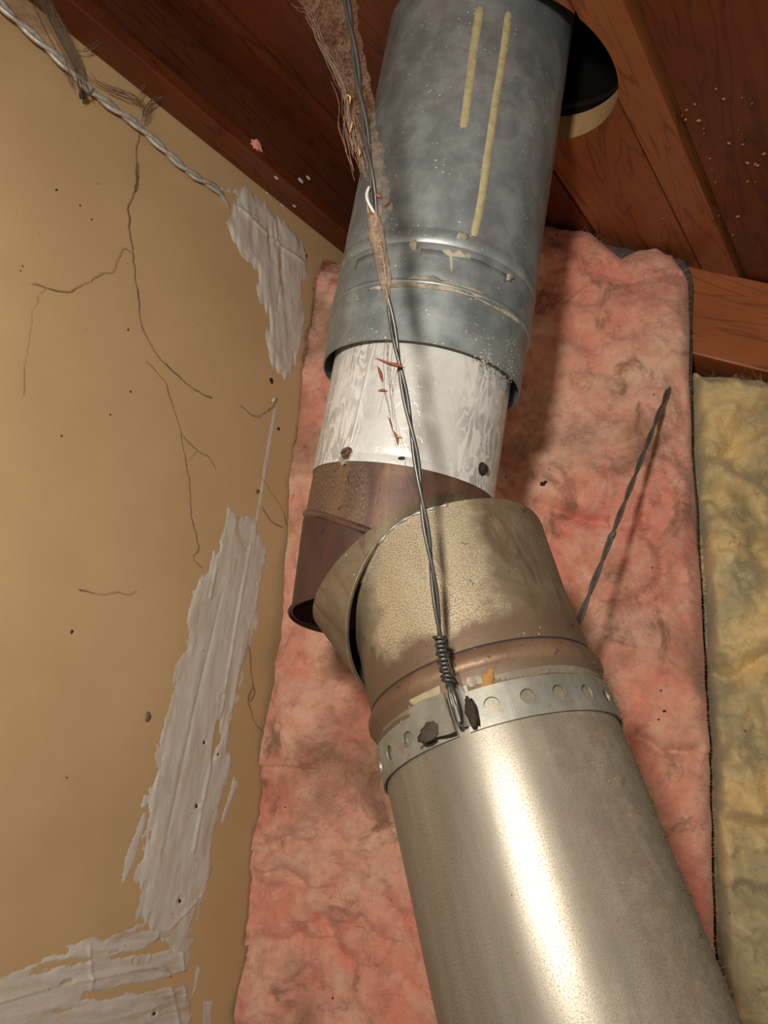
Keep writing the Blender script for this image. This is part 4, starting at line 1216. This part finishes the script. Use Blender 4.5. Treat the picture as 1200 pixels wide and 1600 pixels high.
# wrapped tail
cp, cs = resample(np.array([ray(x, y) * z for x, y, z in [(687, 994, .280), (692, 1022, .2795), (698, 1050, .279), (701, 1066, .278)]]), .00035)
T = np.gradient(cp, axis=0); T /= norm(T, axis=1)[:, None]; U = np.cross(T, [0, 0, 1.]); U /= norm(U, axis=1)[:, None]; Vv = np.cross(T, U)
ph = 2 * math.pi * cs / .00165
tube('wrapped_coil', cp + (.0022 * np.cos(ph))[:, None] * U + (.0022 * np.sin(ph))[:, None] * Vv, .00072, MAT['wire'], hw_, 7)['label'] = 'tight coil of wire end'
# loop through the strap ears
lp = [ray(x, y) * z for x, y, z in [(702, 1066, .278), (703, 1085, .2755), (708, 1105, .2735), (716, 1128, .2745), (722, 1140, .278)]]
tube('loop', resample(smooth_path(lp, 10), .001)[0], .0008, MAT['wire'], hw_, 7)
lp = [ray(x, y) * z for x, y, z in [(703, 1066, .278), (709, 1084, .2745), (715, 1104, .2728), (720, 1126, .274), (724, 1140, .278)]]
tube('loop', resample(smooth_path(lp, 10), .001)[0], .0008, MAT['wire'], hw_, 7)
# kinked loose end up by the web
lp = [ray(x, y) * z for x, y, z in [(577, 292, .284), (573, 303, .2835), (575, 315, .283), (582, 328, .2835), (589, 341, .285)]]
tube('loose_end', resample(smooth_path(lp, 6), .001)[0], .0007, MAT['wire_bright'], hw_, 6)

lw = thing('hanger_wire', wpt(355, 320), 'pale dusty twisted wire strung along the top of the drywall', 'wire')
PXL = [(-60, -20, .012), (0, 35, .012), (40, 70, .012), (85, 110, .011), (130, 150, .010), (170, 180, .010), (215, 213, .009), (255, 248, .008), (290, 275, .007), (320, 292, .006), (340, 305, .004), (357, 325, -.002)]
twisted('strand', [wpt(x, y) + NW * h for x, y, h in PXL], .00165, .040, MAT['wire_bright'], lw, 2, wob=.0005)

rw = thing('hanger_wire', ray(905, 985) * .37, 'dark twisted wire running from the pink batt behind the elbow', 'wire')
pz = lambda x, y, d: hit(x, y, CN + NB * .036, NB) + NB * d
PXR = [pz(1048, 600, -.010), pz(1040, 620, .010), pz(1022, 668, .022), pz(1000, 722, .042), pz(975, 790, .066), pz(952, 850, .090), pz(930, 912, .115)]
EW = cylpt(P4, A4, .0905, D2R(167), RS_ + .0012)          # tied to the back of the strap
A0 = PXR[1]
PXR = [PXR[0]] + [A0 + (EW - A0) * k_ for k_ in np.linspace(0, 1, 9)]
twisted('strand', PXR, .0010, .060, MAT['wire_dark'], rw, 2)
kn = PXR[5]
Vb, fb = blob(kn, .0022, .0045, .002, [np.array([1, 0, 0.]), nrm([.4, .9, 0]), np.array([0, 0, 1.])], 9, .4)
mesh_obj('dust_knot', Vb, fb, MAT['wire_dark'], rw)

# ------------------------------------------------------------------ cobwebs
def film(name, left, right, zl, zr, mat, parent, nx=14, per=8, wob=.0008, seed=2):
    """dusty sheet of web between two survey lines"""
    k = max(len(left), len(right))
    s = np.linspace(0, 1, (k - 1) * per + 1)
    def ln(tbl, z):
        t = np.array(tbl, float); q = np.linspace(0, 1, len(t))
        zz = np.interp(s, np.linspace(0, 1, len(z)), z)
        return np.stack([np.interp(s, q, t[:, 0]), np.interp(s, q, t[:, 1]), zz], 1)
    A_, B_ = ln(left, zl), ln(right, zr)
    A_[:, 0] += 7 * fbm(np.stack([s * 30, s * 0, s * 0], -1), 4, seed + 1); B_[:, 0] += 6 * fbm(np.stack([s * 26, s * 0 + 4, s * 0], -1), 4, seed + 2)
    G = []
    for i in range(len(s)):
        row = []
        for b in np.linspace(0, 1, nx):
            x, y, z = A_[i] * (1 - b) + B_[i] * b
            row.append(ray(x, y) * z)
        G.append(row)
    G = np.array(G)
    G = G + np.array([.2, .2, 1]) * (wob * fbm(G * 90, 4, seed))[..., None]
    return mesh_obj(name, G.reshape(-1, 3), grid_faces(*G.shape[:2]), mat, parent)

cw = thing('cobweb', ray(603, 490) * .286, 'dusty brown cobweb sheet clinging to the long hanging wire', 'cobweb')
film('web_sheet', [(456, -6), (482, 21), (500, 66), (527, 118), (540, 157), (542, 189), (555, 236), (566, 262)],
     [(556, -6), (560, 16), (566, 66), (572, 100), (582, 147), (588, 197), (596, 228), (604, 262)], (.31, .30, .292, .29), (.291, .289, .287, .2865), MAT['web'], cw)
film('web_sheet', [(570, 225), (574, 262), (578, 300), (582, 330), (584, 350)], [(592, 225), (602, 262), (609, 302), (612, 328), (598, 350)], (.287, .286), (.2855, .2845), MAT['web'], cw, seed=5)
# matted sleeve of dust round the wire
pth, s = resample(smooth_path([ray(x, y) * z for x, y, z in [(584, 335, .2855), (590, 372, .2855), (597, 410, .2855), (604, 450, .2855), (609, 486, .2857)]], 10), .0012)
V, fc = tube_arrays(pth, np.interp(s / s[-1], [0, .15, .4, .75, 1], [.0022, .0034, .0028, .0020, .0007]), 16)
V = V + .0016 * np.stack([fbm(V * 330, 4, 60 + i, .65) for i in range(3)], 1)
mesh_obj('matted_sleeve', V, fc, MAT['sleeve'], cw)
# fine threads
fz, rz_ = [], []
def threads(pts, n_, spread, r=(.00006, .00016), step=.002, jit=.0012):
    base, s = resample(smooth_path(pts, 8), step)
    for i in range(n_):
        off = RNG.normal(size=3) * spread
        ph = RNG.uniform(0, 100)
        w_ = np.stack([fbm(np.stack([s * 120 + ph, s * 0 + i, s * 0 + k], -1), 3, 70 + k) for k in range(3)], 1) * jit
        a_, b_ = sorted(RNG.uniform(0, 1, 2)); 
        if b_ - a_ < .3: a_, b_ = max(0, a_ - .2), min(1, b_ + .2)
        sl = slice(int(a_ * (len(s) - 1)), int(b_ * (len(s) - 1)) + 1)
        q = (base + off + w_)[sl]
        if len(q) > 2: fz.append(q); rz_.append(RNG.uniform(*r))
threads([ray(x, y) * z for x, y, z in [(456, 0, .31), (482, 24, .30), (500, 66, .295), (527, 118, .292), (540, 157, .29), (543, 190, .289), (555, 236, .288), (566, 264, .287)]], 16, .0010)
threads([ray(x, y) * z for x, y, z in [(545, 180, .289), (553, 215, .289), (560, 245, .288), (568, 275, .287)]], 26, .0022)
threads([ray(x, y) * z for x, y, z in [(480, 22, .30), (492, 12, .30), (505, -8, .302)]], 4, .0005)
threads([ray(x, y) * z for x, y, z in [(612, 500, .286), (606, 540, .288), (604, 590, .29), (612, 640, .292), (622, 690, .293), (630, 720, .294)]], 12, .0012, (.00005, .00010))
threads([ray(x, y) * z for x, y, z in [(630, 560, .286), (622, 590, .288), (614, 620, .29), (608, 650, .291)]], 7, .0018, (.00005, .00010))
threads([ray(x, y) * z for x, y, z in [(630, 720, .294), (640, 752, .296), (646, 780, .297), (645, 800, .30)]], 8, .0008, (.00005, .00012))
threads([ray(x, y) * z for x, y, z in [(660, 800, .284), (672, 850, .285), (680, 880, .287), (700, 905, .292)]], 6, .0012, (.00005, .00010))
threads([ray(x, y) * z for x, y, z in [(690, 1000, .281), (700, 1040, .2795), (708, 1066, .278), (714, 1080, .277)]], 22, .0014, (.00006, .00012))
many_tubes('threads', fz, rz_, MAT['dust'], cw, 4, 'stuff')

def litter(pts, w_, mat, name='dry_leaf', parent=cw, z=.284):
    """flat curled sliver of leaf or straw"""
    P = smooth_path([ray(x, y) * (q if q else z) for x, y, q in pts], 6)
    k = len(P); T = np.gradient(P, axis=0); T /= norm(T, axis=1)[:, None]
    S = np.cross(T, np.array([0, .25, 1.])); S /= norm(S, axis=1)[:, None]
    prof = np.sin(np.linspace(.12, math.pi - .12, k)) * w_
    nz = np.cross(T, S)
    V = np.concatenate([P - S * prof[:, None], P + nz * (w_ * .3), P + S * prof[:, None], P - nz * (w_ * .1)], 0)
    idx = np.arange(k)
    fc = []
    for a_, b_ in ((0, 1), (1, 2), (2, 3), (3, 0)):
        fc.append(np.stack([a_ * k + idx[:-1], a_ * k + idx[1:], b_ * k + idx[1:], b_ * k + idx[:-1]], -1))
    return mesh_obj(name, V, np.vstack(fc), mat, parent)
for pts, w_, mt in [([(586, 559, .283), (605, 567, .2825), (626, 575, .282)], .0007, 'leaf'), ([(606, 567, .282), (618, 570, .281), (632, 574, .280)], .0010, 'leaf'),
                    ([(590, 572, .285), (595, 585, .285), (598, 598, .2855)], .0009, 'leaf'), ([(590, 611, .287), (598, 610, .287), (606, 612, .287)], .0008, 'leaf'),
                    ([(606, 650, .29), (611, 662, .29), (614, 675, .29)], .0005, 'leaf'), ([(615, 672, .291), (620, 684, .291), (622, 697, .291)], .0008, 'leaf'),
                    ([(618, 682, .291), (624, 683, .2905), (630, 685, .290)], .0007, 'straw'), ([(586, 302, .284), (592, 306, .2835), (597, 309, .284)], .0012, 'leaf'),
                    ([(596, 322, .2835), (604, 318, .283), (611, 313, .284)], .0007, 'leaf'), ([(573, 318, .283), (575, 328, .2828), (576, 335, .283)], .0004, 'straw'),
                    ([(546, 208, .287), (549, 198, .287), (551, 189, .287)], .0005, 'straw'), ([(541, 147, .289), (547, 152, .2885), (546, 162, .2885)], .0007, 'straw'),
                    ([(559, 228, .286), (562, 238, .286), (561, 244, .286)], .0005, 'straw'), ([(574, 331, .283), (581, 333, .283), (584, 340, .283)], .0006, 'leaf')]:
    litter(pts, w_ * .75, MAT[mt], 'leaf_scrap' if mt == 'leaf' else 'straw_scrap')

# dusty strands hanging on the plastered wall
def wall_strand(label, lines, widths, off=.003, name='cobweb', extra=0):
    p0 = wpt(*lines[0][-1])
    t_ = thing(name, p0 + NW * off, label, 'cobweb', 'cobweb strands on the drywall')
    for ln, w_ in zip(lines, widths):
        P = smooth_path([wpt(x, y) + NW * off for x, y in ln], 10)
        P, s = resample(P, .0016)
        jit = np.stack([fbm(np.stack([s * 140 + ln[0][0], s * 0 + k, s * 0], -1), 3, 90 + k) for k in range(3)], 1) * .0013
        rr = .62 * w_ * (.55 + .6 * np.clip(fbm(np.stack([s * 70 + ln[0][1], s * 0, s * 0], -1), 3, 97) + .3, 0, 1.6))
        rr[0] *= .4; rr[-1] *= .4
        V, fc = tube_arrays(P + jit, rr, 6)
        mesh_obj('strand', V, fc, MAT['strand'], t_)
    return t_
cr = lambda pts: [(x / 2.143, y / 2.143 + 200) for x, y in pts]
wall_strand('long dusty cobweb strand hanging down the middle of the drywall',
            [cr([(455, 20), (448, 70), (450, 110), (445, 140), (450, 170), (436, 220), (422, 260), (424, 330), (435, 410), (440, 480), (455, 560), (460, 640), (485, 700), (515, 760), (560, 810), (610, 850), (655, 885), (705, 908)]),
             cr([(450, 110), (455, 150), (440, 215)])], [.0010, .0014])
wall_strand('thin crooked cobweb strand branching left across the drywall',
            [cr([(435, 420), (405, 402), (390, 430), (372, 485), (330, 490), (280, 522), (215, 547), (150, 537), (95, 525)]), cr([(150, 537), (118, 570), (95, 640), (80, 760), (65, 900)])], [.0006, .0003])
wall_strand('faint cobweb strand ending above the long compound band',
            [cr([(480, 780), (540, 850), (570, 930), (600, 1030), (615, 1130), (625, 1220), (635, 1320), (655, 1400), (640, 1440), (668, 1475)]), cr([(600, 1030), (650, 1080), (690, 1100), (715, 1140)]), cr([(620, 1115), (648, 1082)])], [.0007, .0006, .0004])
wall_strand('small cobweb tangle beside the thin compound line', [cr([(795, 930), (850, 968), (900, 935), (922, 905)]), cr([(860, 1160), (900, 1220), (940, 1280), (950, 1330)]), cr([(870, 1270), (905, 1320), (940, 1335)])], [.0008, .0005, .0009])
wall_strand('cobweb strand stretched between drywall and brown elbow', [cr([(1062, 1045), (1010, 1120), (985, 1180), (975, 1210), (955, 1255)])], [.0007], .006)
c6 = lambda pts: [(x / 1.952, y / 1.952 + 780) for x, y in pts]
wall_strand('short dark cobweb wisp right of the long compound band', [c6([(750, 440), (758, 520), (762, 570), (750, 610), (768, 670), (792, 708)]), c6([(760, 560), (768, 590), (755, 615)])], [.0009, .0016])
wall_strand('tiny cobweb wisp left of the upper band end', [c6([(225, 275), (290, 285), (345, 282), (385, 288), (408, 275)])], [.0006])
# smoky web in the top left corner
tl = thing('cobweb', wpt(113, 162) + NW * .008, 'smoky dusty cobweb draped over the wire at the top left corner', 'cobweb')
def wfilm(left, right, off, seed, mat='web', nx=10):
    k = (max(len(left), len(right)) - 1) * 8 + 1; s = np.linspace(0, 1, k)
    L = np.array(left, float); R_ = np.array(right, float)
    li = np.stack([np.interp(s, np.linspace(0, 1, len(L)), L[:, i]) for i in (0, 1)], 1); ri = np.stack([np.interp(s, np.linspace(0, 1, len(R_)), R_[:, i]) for i in (0, 1)], 1)
    G = np.array([[wpt(*(li[i] * (1 - b) + ri[i] * b)) + NW * off for b in np.linspace(0, 1, nx)] for i in range(k)])
    G = G + NW * (.004 * fbm(G * 60, 3, seed))[..., None]
    return mesh_obj('web_sheet', G.reshape(-1, 3), grid_faces(*G.shape[:2]), MAT[mat], tl)
wfilm([(36, -10), (42, 20), (58, 52), (74, 80), (86, 104), (96, 130), (104, 156)], [(72, -10), (66, 20), (80, 50), (98, 78), (108, 104), (112, 135), (116, 164)], .014, 3)
wfilm([(-20, -30), (-15, 20), (0, 45), (20, 60)], [(60, -30), (52, 10), (58, 35), (66, 58)], .016, 6, 'web_thin')
fz, rz_ = [], []
threads([wpt(x, y) + NW * .013 for x, y in [(45, -5), (55, 27), (70, 57), (88, 88), (102, 115), (110, 145), (114, 164)]], 40, .0028, (.00008, .0003))
threads([wpt(x, y) + NW * .013 for x, y in [(100, 88), (115, 90), (128, 86), (142, 78)]], 6, .0008, (.0001, .0003))
threads([wpt(x, y) + NW * .012 for x, y in [(108, 110), (125, 130), (150, 145), (175, 155), (200, 165), (206, 180)]], 10, .0014, (.0001, .0003))
threads([wpt(x, y) + NW * .012 for x, y in [(208, 200), (212, 182), (222, 168), (238, 160), (252, 158)]], 8, .0012, (.0001, .0004))
threads([wpt(x, y) + NW * .012 for x, y in [(206, 182), (200, 165), (206, 148), (214, 135)]], 6, .0012, (.0001, .0003))
threads([wpt(x, y) + NW * .012 for x, y in [(98, 150), (90, 130), (84, 110), (78, 90)]], 8, .0012, (.0001, .0003))
threads([wpt(x, y) + NW * .012 for x, y in [(112, 162), (122, 158), (130, 150), (134, 140)]], 5, .0008, (.0001, .0003))
many_tubes('threads', fz, rz_, MAT['dust'], tl, 4, 'stuff')
Vb, fb = blob(wpt(112, 160) + NW * .013, .0022, .0028, .002, [DW, UP, NW], 5, .6)
mesh_obj('dust_clump', Vb, fb, MAT['dark'], tl)

# tuft of pink wool caught on the ledger, and debris on boards
lt = hit(400, 228, CN + NW * .026, NW)
Vb, fb = blob(lt + NW * .001, .0055, .0035, .0025, [DW, UP, NW], 12, .8, 24, 16)
tag(mesh_obj('insulation_tuft', Vb, fb, MAT['pink']), 'small tuft of pink wool stuck to the dark ledger', 'insulation')
lt = wpt(76, 15) + NW * .008
Vb, fb = blob(lt, .005, .003, .003, [DW, UP, NW], 14, .8, 20, 14)
tag(mesh_obj('insulation_tuft', Vb, fb, MAT['cut']), 'pale fluff caught on the ledger edge at the top left', 'insulation')

chips, cf, off = [], [], 0
rng = np.random.default_rng(3)
spots = [(1119, 138), (1131, 154), (1175, 161), (1086, 162), (1073, 171), (1092, 188), (1139, 223), (1161, 225), (1109, 247), (1168, 254), (1180, 256), (1184, 258), (1194, 240), (1153, 338), (1145, 367), (1037, 340), (1066, 180), (1100, 200)] + \
        [(rng.uniform(1060, 1195), rng.uniform(120, 400)) for _ in range(14)]
for i, (x, y) in enumerate(spots):
    c = hit(x, y, HC + NR * .0005, NR); r_ = (.0017 if i < 16 else .0007) * rng.uniform(.5, 1.1)
    an = rng.uniform(0, 6.28); a_ = math.cos(an) * DW + math.sin(an) * VR; b_ = -math.sin(an) * DW + math.cos(an) * VR
    q = [c + a_ * r_ + NR * .0002, c + b_ * r_ * .4 - NR * .0005, c - a_ * r_ + NR * .0006, c - b_ * r_ * .4, c + NR * .0012]
    chips += q; cf += [[off, off + 1, off + 4], [off + 1, off + 2, off + 4], [off + 2, off + 3, off + 4], [off + 3, off, off + 4]]; off += 5
o = mesh_obj('wood_chips', np.array(chips), np.array(cf), MAT['chip'], ceil, smooth=False)
o['kind'] = 'stuff'
# pale drips of compound on the ledger by the upper patch
for i, (x, y, r_) in enumerate([(440, 322, .0028), (446, 328, .0022), (460, 322, .0014), (432, 278, .0016), (417, 302, .0013), (470, 282, .0022), (482, 278, .0018)]):
    c = hit(x, y, CN + UP * 0.0, UP) if i < 5 else hit(x, y, CN + NW * .026, NW)
    ax = [DW, NW, UP] if i < 5 else [DW, UP, NW]
    Vb, fb = blob(c, r_ * 1.5, r_ * .8, .0008, ax, 20 + i, .5, 14, 10)
    mesh_obj('compound_splash', Vb, fb, MAT['spackle'], ceil)

# black crumbs resting on the pink wool
for i, (x, y, r_) in enumerate([(848, 757, .0022), (853, 752, .0014), (790, 744, .0007), (857, 734, .0006), (1033, 1078, .0008), (1039, 1112, .0012), (1028, 1125, .0008), (445, 1262, .0007), (520, 1560, .0008)]):
    dd_ = ray(x, y); k_ = np.argmin(((PINK.reshape(-1, 3)[:, :2] / PINK.reshape(-1, 3)[:, 2:] - dd_[:2]) ** 2).sum(1))
    Vb, fb = blob(PINK.reshape(-1, 3)[k_] + NB * r_ * .3, r_, r_ * .8, r_ * .7, [DB, UP, NB], 40 + i, .7, 12, 8)
    mesh_obj('soot_crumb', Vb, fb, MAT['dark'], pinkb)
# loose glass fibres matted over the wool
def matted(PG, n_, mat, parent, seed, rad=(.00010, .00020), L=(.004, .010)):
    rng = np.random.default_rng(seed); PF = PG.reshape(-1, 3)
    nx_ = PG.shape[1]; ii = rng.integers(4, PG.shape[0] - 2, n_) * nx_ + rng.integers(2, nx_ - 5, n_); P0 = PF[ii] - NB * .0008
    # fibres comb in swirls that vary slowly over the face
    sw = fbm(PF[ii] * 30, 3, seed) * 3.2 + rng.normal(size=n_) * .7
    T = np.cos(sw)[:, None] * DB + np.sin(sw)[:, None] * UP
    T = T + NB * rng.uniform(.0, .22, n_)[:, None]; T /= norm(T, axis=1)[:, None]
    ln = rng.uniform(*L, n_)[:, None]
    B1 = rng.normal(size=(n_, 3)) * .25; B2 = B1 + rng.normal(size=(n_, 3)) * .35
    B2 = B2 - NB * .35
    pts = np.stack([P0, P0 + (T + B1) * ln * .5, P0 + (T + B2) * ln], 1)
    rd = rng.uniform(*rad, n_)
    U = np.cross(T, NB + .01); U /= norm(U, axis=1)[:, None]; Vv = np.cross(T, U)
    prof = np.array([1, .9, .35])
    V = np.zeros((n_, 3, 3, 3))
    for k in range(3):
        an = 2 * math.pi * k / 3
        V[:, :, k] = pts + (rd[:, None] * prof[None])[..., None] * (math.cos(an) * U + math.sin(an) * Vv)[:, None]
    base = (np.arange(n_) * 9)[:, None, None]
    q = []
    for r_ in range(2):
        for k in range(3):
            q.append([r_ * 3 + k, r_ * 3 + (k + 1) % 3, (r_ + 1) * 3 + (k + 1) % 3, (r_ + 1) * 3 + k])
    fc = (base + np.array(q)[None]).reshape(-1, 4)
    o = mesh_obj('loose_fibres', V.reshape(-1, 3), fc, mat, parent)
    o['kind'] = 'stuff'
    return o
matted(PINK, 46000, MAT['pink'], pinkb, 3, (.00006, .00012), (.003, .008))
matted(YELL, 15000, MAT['yellow'], yel, 4, (.00006, .00012), (.003, .008))
